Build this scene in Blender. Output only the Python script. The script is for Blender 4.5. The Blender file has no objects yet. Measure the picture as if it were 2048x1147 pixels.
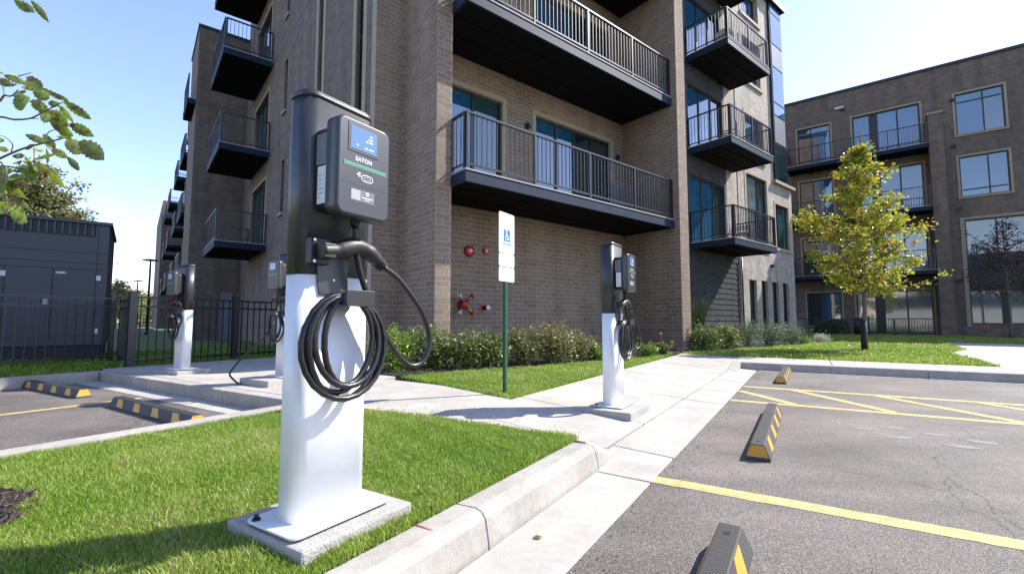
import bpy, bmesh, math, random
import numpy as np
from math import radians as R, sin, cos, pi
from mathutils import Vector, Matrix
random.seed(7); rng = np.random.default_rng(7)
S = bpy.context.scene
COL = S.collection

# ---------------------------------------------------------------- camera, sky, sun, exposure
H = 0.9
cam_d = bpy.data.cameras.new('camera'); cam = bpy.data.objects.new('camera', cam_d); COL.objects.link(cam)
cam.location = (0, 0, H); cam.rotation_euler = (R(90 + 4.21), 0, 0)
cam_d.sensor_width = 36; cam_d.lens = 926.43 / 2048 * 36; cam_d.clip_end = 2000; cam_d.clip_start = 0.02
S.camera = cam
SUN_AZ, SUN_EL = 69.0, 42.5
world = bpy.data.worlds.new('World'); S.world = world; world.use_nodes = True
wn = world.node_tree; wn.nodes.clear()
sky = wn.nodes.new('ShaderNodeTexSky'); sky.sky_type = 'NISHITA'; sky.sun_disc = False
sky.sun_elevation = R(SUN_EL); sky.sun_rotation = R(SUN_AZ); sky.air_density = 1.1; sky.dust_density = 0.25; sky.ozone_density = 2.4
bg = wn.nodes.new('ShaderNodeBackground'); bg.inputs[1].default_value = 0.15
wo = wn.nodes.new('ShaderNodeOutputWorld')
tint = wn.nodes.new('ShaderNodeMix'); tint.data_type = 'RGBA'; tint.blend_type = 'MULTIPLY'; tint.inputs[0].default_value = 1; tint.inputs[7].default_value = (1.08, .975, 1.08, 1)
wn.links.new(sky.outputs[0], tint.inputs[6]); wn.links.new(tint.outputs[2], bg.inputs[0]); wn.links.new(bg.outputs[0], wo.inputs[0])
sl = bpy.data.lights.new('sun', 'SUN'); sun = bpy.data.objects.new('sun', sl); COL.objects.link(sun)
sl.energy = 4.6; sl.angle = R(0.5); sl.color = (1.0, 0.955, 0.88)
sd = Vector((sin(R(SUN_AZ)) * cos(R(SUN_EL)), cos(R(SUN_AZ)) * cos(R(SUN_EL)), sin(R(SUN_EL))))
sun.rotation_euler = sd.to_track_quat('Z', 'Y').to_euler(); sun.location = (20, 10, 30)
S.view_settings.view_transform = 'Standard'; S.view_settings.look = 'None'
S.view_settings.exposure = 1.15; S.view_settings.gamma = 1; S.view_settings.use_curve_mapping = False
S.render.engine = 'CYCLES'

# ---------------------------------------------------------------- materials
MATS = {}
def nodes(m):
    m.use_nodes = True; nt = m.node_tree; return nt, nt.nodes['Principled BSDF']
def mat(name, col, rough=0.6, metal=0.0, var=0.0, scale=8.0, bump=0.0, bscale=60.0, spec=0.5, ior=None, col2=None, detail=4, stain=0.0):
    """principled material with noise colour variation, fine bump and blotchy wear"""
    if name in MATS: return MATS[name]
    m = bpy.data.materials.new(name); nt, b = nodes(m); N = nt.nodes; L = nt.links
    b.inputs['Roughness'].default_value = rough; b.inputs['Metallic'].default_value = metal
    b.inputs['Specular IOR Level'].default_value = spec
    if ior: b.inputs['IOR'].default_value = ior
    b.inputs['Base Color'].default_value = (*col, 1)
    tc = N.new('ShaderNodeTexCoord')
    if var > 0 or col2:
        n = N.new('ShaderNodeTexNoise'); n.inputs['Scale'].default_value = scale; n.inputs['Detail'].default_value = detail; n.inputs['Roughness'].default_value = 0.65
        L.new(tc.outputs['Object'], n.inputs['Vector'])
        r = N.new('ShaderNodeValToRGB'); e = r.color_ramp.elements
        c2 = col2 or col
        e[0].position = 0.3; e[1].position = 0.7
        e[0].color = (*[x * (1 - var) for x in col], 1); e[1].color = (*[min(1, x * (1 + var)) for x in c2], 1)
        L.new(n.outputs['Fac'], r.inputs[0]); out = r.outputs[0]
        if stain > 0:
            n2 = N.new('ShaderNodeTexNoise'); n2.inputs['Scale'].default_value = scale * 0.13; n2.inputs['Detail'].default_value = 6
            L.new(tc.outputs['Object'], n2.inputs['Vector'])
            r2 = N.new('ShaderNodeValToRGB'); r2.color_ramp.elements[0].position = .35; r2.color_ramp.elements[1].position = .65
            r2.color_ramp.elements[0].color = (1 - stain,) * 3 + (1,); r2.color_ramp.elements[1].color = (1, 1, 1, 1)
            L.new(n2.outputs['Fac'], r2.inputs[0])
            mx = N.new('ShaderNodeMix'); mx.data_type = 'RGBA'; mx.blend_type = 'MULTIPLY'; mx.inputs[0].default_value = 1
            L.new(out, mx.inputs[6]); L.new(r2.outputs[0], mx.inputs[7]); out = mx.outputs[2]
        L.new(out, b.inputs['Base Color'])
    if bump > 0:
        n = N.new('ShaderNodeTexNoise'); n.inputs['Scale'].default_value = bscale; n.inputs['Detail'].default_value = 3
        L.new(tc.outputs['Object'], n.inputs['Vector'])
        bp = N.new('ShaderNodeBump'); bp.inputs['Strength'].default_value = bump; bp.inputs['Distance'].default_value = 0.01
        L.new(n.outputs['Fac'], bp.inputs['Height']); L.new(bp.outputs[0], b.inputs['Normal'])
    MATS[name] = m; return m
def ramp(N, pts):
    r = N.new('ShaderNodeValToRGB'); e = r.color_ramp.elements
    while len(e) < len(pts): e.new(0.5)
    for i, (p, c) in enumerate(pts): e[i].position = p; e[i].color = (*c, 1)
    return r
def streak(N, L, vec, sc, col_out, lo=.80):
    mp = N.new('ShaderNodeMapping'); mp.inputs['Scale'].default_value = sc; L.new(vec, mp.inputs['Vector'])
    n = N.new('ShaderNodeTexNoise'); n.inputs['Scale'].default_value = 1; n.inputs['Detail'].default_value = 5; L.new(mp.outputs[0], n.inputs['Vector'])
    r = ramp(N, [(.36, (lo,) * 3), (.6, (1.05,) * 3)]); L.new(n.outputs['Fac'], r.inputs[0])
    mx = N.new('ShaderNodeMix'); mx.data_type = 'RGBA'; mx.blend_type = 'MULTIPLY'; mx.inputs[0].default_value = 1
    L.new(col_out, mx.inputs[6]); L.new(r.outputs[0], mx.inputs[7]); return mx.outputs[2]
def brick_tex(name, c1, c2, cm, w=0.305, h=0.1016, dark=0):
    m = bpy.data.materials.new(name); nt, b = nodes(m); N = nt.nodes; L = nt.links
    uv = N.new('ShaderNodeUVMap'); uv.uv_map = 'UVMap'
    t = N.new('ShaderNodeTexBrick'); t.inputs['Scale'].default_value = 1; t.inputs['Mortar Size'].default_value = 0.0065
    t.inputs['Mortar Smooth'].default_value = 0.2; t.inputs['Brick Width'].default_value = w; t.inputs['Row Height'].default_value = h
    t.inputs['Color1'].default_value = (*c1, 1); t.inputs['Color2'].default_value = (*c2, 1); t.inputs['Mortar'].default_value = (*cm, 1)
    L.new(uv.outputs[0], t.inputs['Vector'])
    n = N.new('ShaderNodeTexNoise'); n.inputs['Scale'].default_value = 3; n.inputs['Detail'].default_value = 6; L.new(uv.outputs[0], n.inputs['Vector'])
    rr = ramp(N, [(.3, (.8, .8, .8)), (.7, (1.12, 1.12, 1.12))]); L.new(n.outputs['Fac'], rr.inputs[0])
    mx = N.new('ShaderNodeMix'); mx.data_type = 'RGBA'; mx.blend_type = 'MULTIPLY'; mx.inputs[0].default_value = 1
    L.new(t.outputs['Color'], mx.inputs[6]); L.new(rr.outputs[0], mx.inputs[7]); L.new(streak(N, L, uv.outputs[0], (2.2, .22, 1), mx.outputs[2]), b.inputs['Base Color'])
    bp = N.new('ShaderNodeBump'); bp.invert = True; bp.inputs['Strength'].default_value = 0.5; bp.inputs['Distance'].default_value = 0.008
    L.new(t.outputs['Fac'], bp.inputs['Height']); L.new(bp.outputs[0], b.inputs['Normal']); b.inputs['Roughness'].default_value = 0.85
    MATS[name] = m; return m
def brick_geo(name, cols):
    """bricks built one by one: a tone per brick from the object (singles) or the 'rnd' attribute (joined ones)"""
    m = bpy.data.materials.new(name); nt, b = nodes(m); N = nt.nodes; L = nt.links
    oi = N.new('ShaderNodeObjectInfo'); at = N.new('ShaderNodeAttribute'); at.attribute_name = 'rnd'
    ad = N.new('ShaderNodeMath'); ad.operation = 'ADD'; L.new(oi.outputs['Random'], ad.inputs[0]); L.new(at.outputs['Fac'], ad.inputs[1])
    fr = N.new('ShaderNodeMath'); fr.operation = 'FRACT'; L.new(ad.outputs[0], fr.inputs[0])
    r = ramp(N, [(i / (len(cols) - 1), c) for i, c in enumerate(cols)]); L.new(fr.outputs[0], r.inputs[0])
    g = N.new('ShaderNodeNewGeometry'); n = N.new('ShaderNodeTexNoise'); n.inputs['Scale'].default_value = 14; n.inputs['Detail'].default_value = 6
    L.new(g.outputs['Position'], n.inputs['Vector'])
    rr = ramp(N, [(.3, (.82, .82, .82)), (.7, (1.13, 1.12, 1.1))]); L.new(n.outputs['Fac'], rr.inputs[0])
    mx = N.new('ShaderNodeMix'); mx.data_type = 'RGBA'; mx.blend_type = 'MULTIPLY'; mx.inputs[0].default_value = 1
    L.new(r.outputs[0], mx.inputs[6]); L.new(rr.outputs[0], mx.inputs[7]); L.new(streak(N, L, g.outputs['Position'], (1.6, 1.6, .2), mx.outputs[2]), b.inputs['Base Color'])
    bp = N.new('ShaderNodeBump'); bp.inputs['Strength'].default_value = .5; bp.inputs['Distance'].default_value = 0.003
    n3 = N.new('ShaderNodeTexNoise'); n3.inputs['Scale'].default_value = 60; L.new(g.outputs['Position'], n3.inputs['Vector'])
    L.new(n3.outputs['Fac'], bp.inputs['Height']); L.new(bp.outputs[0], b.inputs['Normal']); b.inputs['Roughness'].default_value = 0.85
    MATS[name] = m; return m
def leaf_mat(name, pts, trans=0.35, rough=0.5):
    m = bpy.data.materials.new(name); nt, b = nodes(m); N = nt.nodes; L = nt.links
    at = N.new('ShaderNodeAttribute'); at.attribute_name = 'rnd'
    oi = N.new('ShaderNodeObjectInfo')
    ad = N.new('ShaderNodeMath'); ad.operation = 'ADD'; L.new(at.outputs['Fac'], ad.inputs[0])
    ml = N.new('ShaderNodeMath'); ml.operation = 'MULTIPLY'; ml.inputs[1].default_value = 0.25; L.new(oi.outputs['Random'], ml.inputs[0]); L.new(ml.outputs[0], ad.inputs[1])
    r = ramp(N, pts); L.new(ad.outputs[0], r.inputs[0])
    L.new(r.outputs[0], b.inputs['Base Color']); b.inputs['Roughness'].default_value = rough
    tr = N.new('ShaderNodeBsdfTranslucent'); L.new(r.outputs[0], tr.inputs[0])
    mx = N.new('ShaderNodeMixShader'); mx.inputs[0].default_value = trans
    out = N['Material Output']; L.new(b.outputs[0], mx.inputs[1]); L.new(tr.outputs[0], mx.inputs[2]); L.new(mx.outputs[0], out.inputs[0])
    MATS[name] = m; return m

BR = [(.210, .146, .100), (.250, .186, .134), (.226, .164, .117), (.270, .208, .153), (.236, .172, .125), (.258, .193, .141), (.214, .146, .103)]
brick_geo('brick', BR)
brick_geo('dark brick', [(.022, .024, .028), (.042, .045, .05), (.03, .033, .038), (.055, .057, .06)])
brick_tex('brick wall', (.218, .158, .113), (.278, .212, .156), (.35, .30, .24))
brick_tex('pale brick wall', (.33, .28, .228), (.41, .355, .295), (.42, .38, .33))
brick_tex('shaded brick wall', (.135, .100, .080), (.175, .134, .106), (.20, .17, .14))  # same brick in darker tones: the walls' shade is put into the colour
mat('mortar', (.36, .305, .245), .95, var=.12, scale=30, bump=.4, bscale=200)
mat('dark mortar', (.05, .05, .052), .95, var=.12, scale=30)
mat('stone trim', (.33, .27, .175), .8, var=.1, scale=12, bump=.15, bscale=120)
mat('black metal', (.012, .014, .018), .33, spec=.6, var=.2, scale=40)
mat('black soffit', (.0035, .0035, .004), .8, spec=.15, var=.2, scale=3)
mat('deck edge', (.30, .29, .28), .7, var=.2, scale=25)
mat('blue steel', (.010, .021, .045), .6, spec=.2, var=.2, scale=6)
mat('dark roof trim', (.015, .015, .017), .5)
mat('window frame', (.010, .012, .014), .4, spec=.5)
def glass(name, c, ior, var=.3):
    m = mat(name, c, .02, ior=ior, var=var, scale=.7); nt = m.node_tree; N = nt.nodes
    tc = N.new('ShaderNodeTexCoord'); n = N.new('ShaderNodeTexNoise'); n.inputs['Scale'].default_value = .8; nt.links.new(tc.outputs['Object'], n.inputs['Vector'])
    bp = N.new('ShaderNodeBump'); bp.inputs['Strength'].default_value = .12; bp.inputs['Distance'].default_value = .01
    nt.links.new(n.outputs['Fac'], bp.inputs['Height']); nt.links.new(bp.outputs[0], N['Principled BSDF'].inputs['Normal']); return m
glass('glass', (.010, .028, .032), 2.6); glass('sky tint glass', (.015, .085, .165), 2.3); glass('tower glass', (.05, .13, .19), 2.2); glass('teal glass', (.02, .06, .062), 2.2)  # the blue one has the mirrored sky put into its base colour
mat('curtain glass', (.10, .13, .13), .05, ior=2.2, var=.3, scale=2)
mat('asphalt old', (.1, .1, .1))
def asphalt(name, base, bl):
    m = bpy.data.materials.new(name); nt, b = nodes(m); N = nt.nodes; L = nt.links
    g = N.new('ShaderNodeNewGeometry')
    v = N.new('ShaderNodeTexVoronoi'); v.inputs['Scale'].default_value = 210; L.new(g.outputs['Position'], v.inputs['Vector'])
    n = N.new('ShaderNodeTexNoise'); n.inputs['Scale'].default_value = 260; n.inputs['Detail'].default_value = 2; L.new(g.outputs['Position'], n.inputs['Vector'])
    n2 = N.new('ShaderNodeTexNoise'); n2.inputs['Scale'].default_value = 1.1; n2.inputs['Detail'].default_value = 8; n2.inputs['Roughness'].default_value = .6; L.new(g.outputs['Position'], n2.inputs['Vector'])
    sep = N.new('ShaderNodeSeparateColor'); L.new(v.outputs['Color'], sep.inputs[0])
    r = ramp(N, [(0, tuple(x * .45 for x in base)), (.45, base), (.8, tuple(x * 1.35 for x in base)), (1, tuple(x * 2.2 for x in base))]); L.new(sep.outputs[0], r.inputs[0])
    r2 = ramp(N, [(.32, (.72, .71, .70)), (.5, (1, 1, 1)), (.68, (1.32, 1.29, 1.25))]); L.new(n2.outputs['Fac'], r2.inputs[0])
    mx = N.new('ShaderNodeMix'); mx.data_type = 'RGBA'; mx.blend_type = 'MULTIPLY'; mx.inputs[0].default_value = 1
    L.new(r.outputs[0], mx.inputs[6]); L.new(r2.outputs[0], mx.inputs[7]); cur = mx.outputs[2]
    def mul(fac_out, pts):
        nonlocal cur
        q = ramp(N, pts); L.new(fac_out, q.inputs[0]); x = N.new('ShaderNodeMix'); x.data_type = 'RGBA'; x.blend_type = 'MULTIPLY'; x.inputs[0].default_value = 1
        L.new(cur, x.inputs[6]); L.new(q.outputs[0], x.inputs[7]); cur = x.outputs[2]
    n4 = N.new('ShaderNodeTexNoise'); n4.inputs['Scale'].default_value = .9; n4.inputs['Detail'].default_value = 5; L.new(g.outputs['Position'], n4.inputs['Vector'])
    wv = N.new('ShaderNodeVectorMath'); wv.operation = 'ADD'; L.new(g.outputs['Position'], wv.inputs[0]); L.new(n4.outputs['Color'], wv.inputs[1])
    ck = N.new('ShaderNodeTexVoronoi'); ck.feature = 'DISTANCE_TO_EDGE'; ck.inputs['Scale'].default_value = .42; L.new(wv.outputs[0], ck.inputs['Vector'])
    mul(ck.outputs['Distance'], [(0, (.45, .44, .43)), (.0022, (.8, .8, .8)), (.004, (1, 1, 1))])
    mp = N.new('ShaderNodeMapping'); mp.inputs['Rotation'].default_value = (0, 0, R(32)); mp.inputs['Scale'].default_value = (.5, 3.2, 1); L.new(g.outputs['Position'], mp.inputs['Vector'])
    n5 = N.new('ShaderNodeTexNoise'); n5.inputs['Scale'].default_value = 1.0; n5.inputs['Detail'].default_value = 6; L.new(mp.outputs[0], n5.inputs['Vector']); mul(n5.outputs['Fac'], [(.35, (.86, .86, .86)), (.62, (1.12, 1.11, 1.1))])
    n6 = N.new('ShaderNodeTexNoise'); n6.inputs['Scale'].default_value = 5.5; n6.inputs['Detail'].default_value = 1; L.new(g.outputs['Position'], n6.inputs['Vector']); mul(n6.outputs['Fac'], [(.20, (.55, .55, .55)), (.26, (1, 1, 1))])
    L.new(cur, b.inputs['Base Color'])
    b.inputs['Roughness'].default_value = .8
    bp = N.new('ShaderNodeBump'); bp.inputs['Strength'].default_value = bl; bp.inputs['Distance'].default_value = 0.004
    L.new(v.outputs['Distance'], bp.inputs['Height']); L.new(bp.outputs[0], b.inputs['Normal']); MATS[name] = m
asphalt('asphalt', (.110, .095, .083), .6)
mat('concrete', (.41, .375, .33), .85, var=.10, scale=22, bump=.3, bscale=220, stain=.22)
mat('concrete kerb', (.365, .335, .295), .9, var=.12, scale=30, bump=.3, bscale=170, stain=.2)
mat('pad concrete', (.36, .34, .31), .9, var=.12, scale=25, bump=.5, bscale=120, stain=.15)
mat('yellow line', (.60, .43, .17), .8, var=.30, scale=90, bump=.6, bscale=150, stain=.3)
mat('survey red', (.42, .16, .13), .9, var=.3, scale=80); mat('grey paint', (.165, .155, .15), .8, var=.3, scale=20)
mat('white paint', (.74, .75, .76), .36, var=.035, scale=9, bump=.04, bscale=40, stain=.05)
mat('charcoal paint', (.030, .032, .036), .36, spec=.5, bump=.08, bscale=500, var=.1, scale=3)
mat('box shell', (.042, .043, .046), .34, spec=.5, bump=.08, bscale=700, var=.1, scale=4)
mat('black plastic', (.011, .011, .012), .5)
mat('rubber cable', (.010, .010, .011), .38, bump=.05, bscale=100)
mat('steel', (.45, .45, .45), .3, metal=1)
mat('silver print', (.30, .31, .31), .5, var=.3, scale=300); mat('white print', (.8, .8, .8), .5); mat('grey label', (.10, .11, .12), .5, var=.2, scale=60)
mat('white label', (.55, .57, .60), .5); mat('led green', (.02, .28, .13), .3)
mat('rubber', (.020, .020, .021), .62)
def dimpled(name, col):
    m = mat(name, col, .58); nt = m.node_tree; N = nt.nodes; L = nt.links
    tc = N.new('ShaderNodeTexCoord'); mp = N.new('ShaderNodeMapping'); mp.inputs['Rotation'].default_value = (0, 0, R(45)); L.new(tc.outputs['Object'], mp.inputs['Vector'])
    v = N.new('ShaderNodeTexVoronoi'); v.inputs['Scale'].default_value = 85; v.inputs['Randomness'].default_value = 0; L.new(mp.outputs[0], v.inputs['Vector'])
    bp = N.new('ShaderNodeBump'); bp.inputs['Strength'].default_value = 1; bp.inputs['Distance'].default_value = .004; bp.invert = True
    L.new(v.outputs['Distance'], bp.inputs['Height']); L.new(bp.outputs[0], N['Principled BSDF'].inputs['Normal'])
    r = ramp(N, [(.1, tuple(x * 2.2 for x in col)), (.6, tuple(x * .6 for x in col))]); L.new(v.outputs['Distance'], r.inputs[0]); L.new(r.outputs[0], N['Principled BSDF'].inputs['Base Color'])
dimpled('dimpled rubber', (.042, .041, .039))
mat('reflective yellow', (.62, .31, .030), .45, var=.08, scale=50, stain=.15)
mat('sign green', (.012, .085, .04), .4); mat('sign white', (.75, .77, .76), .4); mat('sign blue', (.015, .16, .62), .4)
mat('red paint', (.42, .012, .015), .35, var=.1, scale=20); mat('brass', (.30, .20, .08), .4, metal=.8)
mat('gen paint', (.042, .050, .064), .45, var=.08, scale=1.5, stain=.15); mat('gen dark', (.012, .014, .02), .6)
mat('door paint', (.16, .19, .22), .5); mat('bark', (.13, .105, .08), .9, var=.35, scale=30, bump=1, bscale=60)
mat('trunk wrap', (.012, .012, .012), .7, bump=.5, bscale=90)
mat('twig', (.16, .12, .085), .8, var=.2, scale=40); mat('soil', (.022, .016, .012), .95, var=.35, scale=18, bump=1, bscale=40)
mat('lawn base', (.045, .085, .012), .95, var=.4, scale=14, bump=.8, bscale=80, col2=(.09, .13, .03))
mat('far ground', (.07, .09, .03), .95, var=.3, scale=.3)
mat('bag', (.6, .62, .65), .4); mat('bin', (.02, .025, .03), .5); mat('straw', (.35, .27, .13), .8); mat('pale house', (.55, .53, .48), .8)
leaf_mat('grass blade', [(0, (.075, .15, .012)), (.32, (.15, .265, .022)), (.62, (.24, .36, .040)), (.85, (.37, .42, .09)), (1, (.52, .46, .24))], .45, .45)
leaf_mat('mulch', [(0, (.007, .005, .004)), (.5, (.028, .018, .014)), (1, (.10, .07, .055))], 0, .9)
leaf_mat('maple leaf', [(0, (.085, .14, .012)), (.35, (.24, .31, .022)), (.62, (.40, .42, .04)), (.93, (.50, .44, .07)), (.995, (.46, .26, .04)), (1, (.36, .10, .02))], .4, .4)
leaf_mat('shrub leaf', [(0, (.03, .055, .012)), (.4, (.085, .13, .02)), (.7, (.17, .22, .04)), (1, (.30, .27, .13))], .3, .4)
leaf_mat('reddish shrub leaf', [(0, (.05, .06, .015)), (.35, (.12, .16, .03)), (.75, (.22, .22, .07)), (1, (.32, .22, .13))], .3, .4)
leaf_mat('bright shrub leaf', [(0, (.05, .10, .012)), (.5, (.14, .24, .025)), (1, (.28, .38, .06))], .35, .4)
leaf_mat('grey green leaf', [(0, (.04, .07, .03)), (.5, (.11, .16, .075)), (1, (.22, .27, .16))], .3, .5)
leaf_mat('far leaf', [(0, (.09, .12, .035)), (.5, (.20, .22, .07)), (1, (.34, .30, .12))], .35, .6)
leaf_mat('dark red leaf', [(0, (.015, .006, .006)), (.6, (.06, .014, .014)), (1, (.13, .03, .025))], .25, .5)
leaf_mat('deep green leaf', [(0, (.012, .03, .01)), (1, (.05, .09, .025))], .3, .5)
leaf_mat('white bloom', [(0, (.25, .27, .18)), (1, (.6, .6, .5))], .3, .6)
leaf_mat('yellow bloom', [(0, (.55, .42, .02)), (1, (.7, .35, .03))], .2, .6)
def big_leaf(name, a, b_, c):
    m = bpy.data.materials.new(name); nt, b = nodes(m); N = nt.nodes; L = nt.links
    g = N.new('ShaderNodeNewGeometry'); n = N.new('ShaderNodeTexNoise'); n.inputs['Scale'].default_value = 38; n.inputs['Detail'].default_value = 4; L.new(g.outputs['Position'], n.inputs['Vector'])
    r = ramp(N, [(.36, c), (.46, b_), (.7, a)]); L.new(n.outputs['Fac'], r.inputs[0]); L.new(r.outputs[0], b.inputs['Base Color']); b.inputs['Roughness'].default_value = .42
    tr = N.new('ShaderNodeBsdfTranslucent'); L.new(r.outputs[0], tr.inputs[0]); mx = N.new('ShaderNodeMixShader'); mx.inputs[0].default_value = .5
    L.new(b.outputs[0], mx.inputs[1]); L.new(tr.outputs[0], mx.inputs[2]); L.new(mx.outputs[0], N['Material Output'].inputs[0]); MATS[name] = m
big_leaf('green leaf', (.24, .34, .035), (.17, .25, .025), (.13, .07, .03))
big_leaf('dull leaf', (.22, .26, .05), (.15, .18, .04), (.15, .07, .035))
m = mat('screen', (.06, .12, .24), .15); b = m.node_tree.nodes['Principled BSDF']; b.inputs['Emission Color'].default_value = (.20, .31, .46, 1); b.inputs['Emission Strength'].default_value = .25

# ---------------------------------------------------------------- mesh helpers
def frame_dirs(phi): return (cos(phi), sin(phi)), (-sin(phi), cos(phi))
BLD, LOT, DB = R(39.06), R(-32.1), R(-39.1)      # building grid (u,v), parking-lot grid (t,s), second building grid (x,k)
def W(phi, x, y, z=0): return Vector((x * cos(phi) - y * sin(phi), x * sin(phi) + y * cos(phi), z))
def link(o, parent=None):
    COL.objects.link(o)
    if parent is not None: o.parent = parent
    return o
ORG = {}
def root(name, label, cat, x, y, z=0, phi=0.0, group=None, kind=None):
    """an Empty at a thing's base; its children are modelled in the grid PHI round (x,y,z)"""
    o = bpy.data.objects.new(name, None); o.empty_display_size = .1; COL.objects.link(o)
    o.location = W(phi, x, y, z); o.rotation_euler = (0, 0, phi); ORG[o.name] = (x, y, z)
    tag(o, label, cat, group, kind); return o
def tag(o, label=None, cat=None, group=None, kind=None):
    if label: o['label'] = label
    if cat: o['category'] = cat
    if group: o['group'] = group
    if kind: o['kind'] = kind
    return o
def org(o):
    while o is not None:
        if o.name in ORG: return ORG[o.name]
        o = o.parent
    return (0, 0, 0)
class MB:
    def __init__(s): s.v = []; s.f = []; s.sm = []; s.r = None
    def add(s, vs, fs, smooth=False):
        n = len(s.v); s.v += [tuple(p) for p in vs]; s.f += [tuple(i + n for i in f) for f in fs]; s.sm += [smooth] * len(fs); return s
    def box(s, x0, x1, y0, y1, z0, z1):
        v = [(x, y, z) for z in (z0, z1) for y in (y0, y1) for x in (x0, x1)]
        return s.add(v, [(0, 2, 3, 1), (4, 5, 7, 6), (0, 1, 5, 4), (2, 6, 7, 3), (0, 4, 6, 2), (1, 3, 7, 5)])
    def hexa(s, v): return s.add(v, [(0, 2, 3, 1), (4, 5, 7, 6), (0, 1, 5, 4), (2, 6, 7, 3), (0, 4, 6, 2), (1, 3, 7, 5)])
    def beam(s, p, q, w, h):
        p = Vector(p); q = Vector(q); d = (q - p).normalized()
        a = d.cross(Vector((0, 0, 1))); a = a.normalized() if a.length > 1e-4 else Vector((1, 0, 0)); b = a.cross(d).normalized()
        v = [p0 + a * i * w / 2 + b * j * h / 2 for p0 in (p, q) for j in (-1, 1) for i in (-1, 1)]
        return s.hexa(v)
    def prism(s, poly, z0, z1):
        n = len(poly); v = [(x, y, z0) for x, y in poly] + [(x, y, z1) for x, y in poly]
        return s.add(v, [tuple(range(n))[::-1], tuple(range(n, 2 * n))] + [(i, (i + 1) % n, (i + 1) % n + n, i + n) for i in range(n)])
    def sweep(s, prof, p, q, ax):
        """profile [(a,z)] swept from p to q; ax = unit vector of the profile's a axis"""
        n = len(prof); v = []
        for b in (p, q): v += [(b[0] + ax[0] * a, b[1] + ax[1] * a, b[2] + z) for a, z in prof]
        return s.add(v, [tuple(range(n)), tuple(range(n, 2 * n))[::-1]] + [(i, i + n, (i + 1) % n + n, (i + 1) % n) for i in range(n)])
    def tube(s, pts, r, n=8, cap=True):
        pts = [Vector(p) for p in pts]; m = len(pts); rs = r if isinstance(r, (list, tuple)) else [r] * m
        up = None; base = len(s.v); vs = []
        for i, p in enumerate(pts):
            d = (pts[min(i + 1, m - 1)] - pts[max(i - 1, 0)]).normalized()
            if up is None: up = d.orthogonal().normalized()
            up = (up - d * up.dot(d)).normalized(); sd_ = d.cross(up)
            vs += [p + (up * cos(2 * pi * k / n) + sd_ * sin(2 * pi * k / n)) * rs[i] for k in range(n)]
        fs = [(i * n + k, i * n + (k + 1) % n, (i + 1) * n + (k + 1) % n, (i + 1) * n + k) for i in range(m - 1) for k in range(n)]
        s.add(vs, fs, True)
        if cap: s.f += [tuple(base + k for k in range(n))[::-1], tuple(base + (m - 1) * n + k for k in range(n))]; s.sm += [False] * 2
        return s
    def disc(s, c, ax, r, t, n=20):
        c = Vector(c); ax = Vector(ax).normalized(); return s.tube([c, c + ax * t], r, n)
    def ball(s, c, r, n=10, sq=(1, 1, 1)):
        vs = []; fs = []
        for i in range(n + 1):
            for k in range(2 * n):
                a = pi * i / n; b = pi * k / n; vs.append((c[0] + r * sq[0] * sin(a) * cos(b), c[1] + r * sq[1] * sin(a) * sin(b), c[2] + r * sq[2] * cos(a)))
        for i in range(n):
            for k in range(2 * n): fs.append((i * 2 * n + k, (i + 1) * 2 * n + k, (i + 1) * 2 * n + (k + 1) % (2 * n), i * 2 * n + (k + 1) % (2 * n)))
        return s.add(vs, fs, True)
    def mesh(s, name, m, o=(0, 0, 0), uv=False, bev=0, seg=2):
        me = bpy.data.meshes.new(name)
        me.from_pydata([(x - o[0], y - o[1], z - o[2]) for x, y, z in s.v], [], s.f)
        me.polygons.foreach_set('use_smooth', s.sm)
        if bev or any(s.sm) or True:
            bm = bmesh.new(); bm.from_mesh(me)
            bmesh.ops.recalc_face_normals(bm, faces=bm.faces)
            if bev:
                es = [e for e in bm.edges if len(e.link_faces) == 2 and e.calc_face_angle(0) > R(28)]
                bmesh.ops.bevel(bm, geom=es, offset=bev, segments=seg, profile=.6, affect='EDGES', clamp_overlap=True)
                for f in bm.faces: f.smooth = False
            bm.to_mesh(me); bm.free()
        if uv:
            ul = me.uv_layers.new(name='UVMap'); nv = len(me.loops)
            co = np.empty(len(me.vertices) * 3, np.float32); me.vertices.foreach_get('co', co); co = co.reshape(-1, 3) + np.array(o, np.float32)
            li = np.empty(nv, np.int32); me.loops.foreach_get('vertex_index', li); out = np.empty((nv, 2), np.float32)
            for p in me.polygons:
                nx, ny, nz = map(abs, p.normal); sl_ = slice(p.loop_start, p.loop_start + p.loop_total); c = co[li[sl_]]
                out[sl_] = c[:, [0, 1]] if nz > .7 else (c[:, [1, 2]] if nx > ny else c[:, [0, 2]])
            ul.data.foreach_set('uv', out.ravel())
        me.materials.append(MATS[m]); return me
    def build(s, name, m, parent=None, uv=False, bev=0, seg=2, label=None, kind=None):
        o = bpy.data.objects.new(name, s.mesh(name, m, org(parent), uv, bev, seg)); link(o, parent)
        if label: o['label'] = label
        if kind: o['kind'] = kind
        return o
def copy_tree(o, parent=None):
    c = o.copy(); COL.objects.link(c)
    if parent is not None: c.parent = parent
    for ch in list(o.children): copy_tree(ch, c)
    return c
def catmull(pts, k=6):
    P = [Vector(p) for p in pts]; P = [2 * P[0] - P[1]] + P + [2 * P[-1] - P[-2]]; out = []
    for i in range(1, len(P) - 2):
        for j in range(k):
            t = j / k; a, b, c, d = P[i - 1:i + 3]
            out.append(.5 * ((2 * b) + (c - a) * t + (2 * a - 5 * b + 4 * c - d) * t * t + (3 * b - a - 3 * c + d) * t ** 3))
    return out + [P[-2]]
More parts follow.
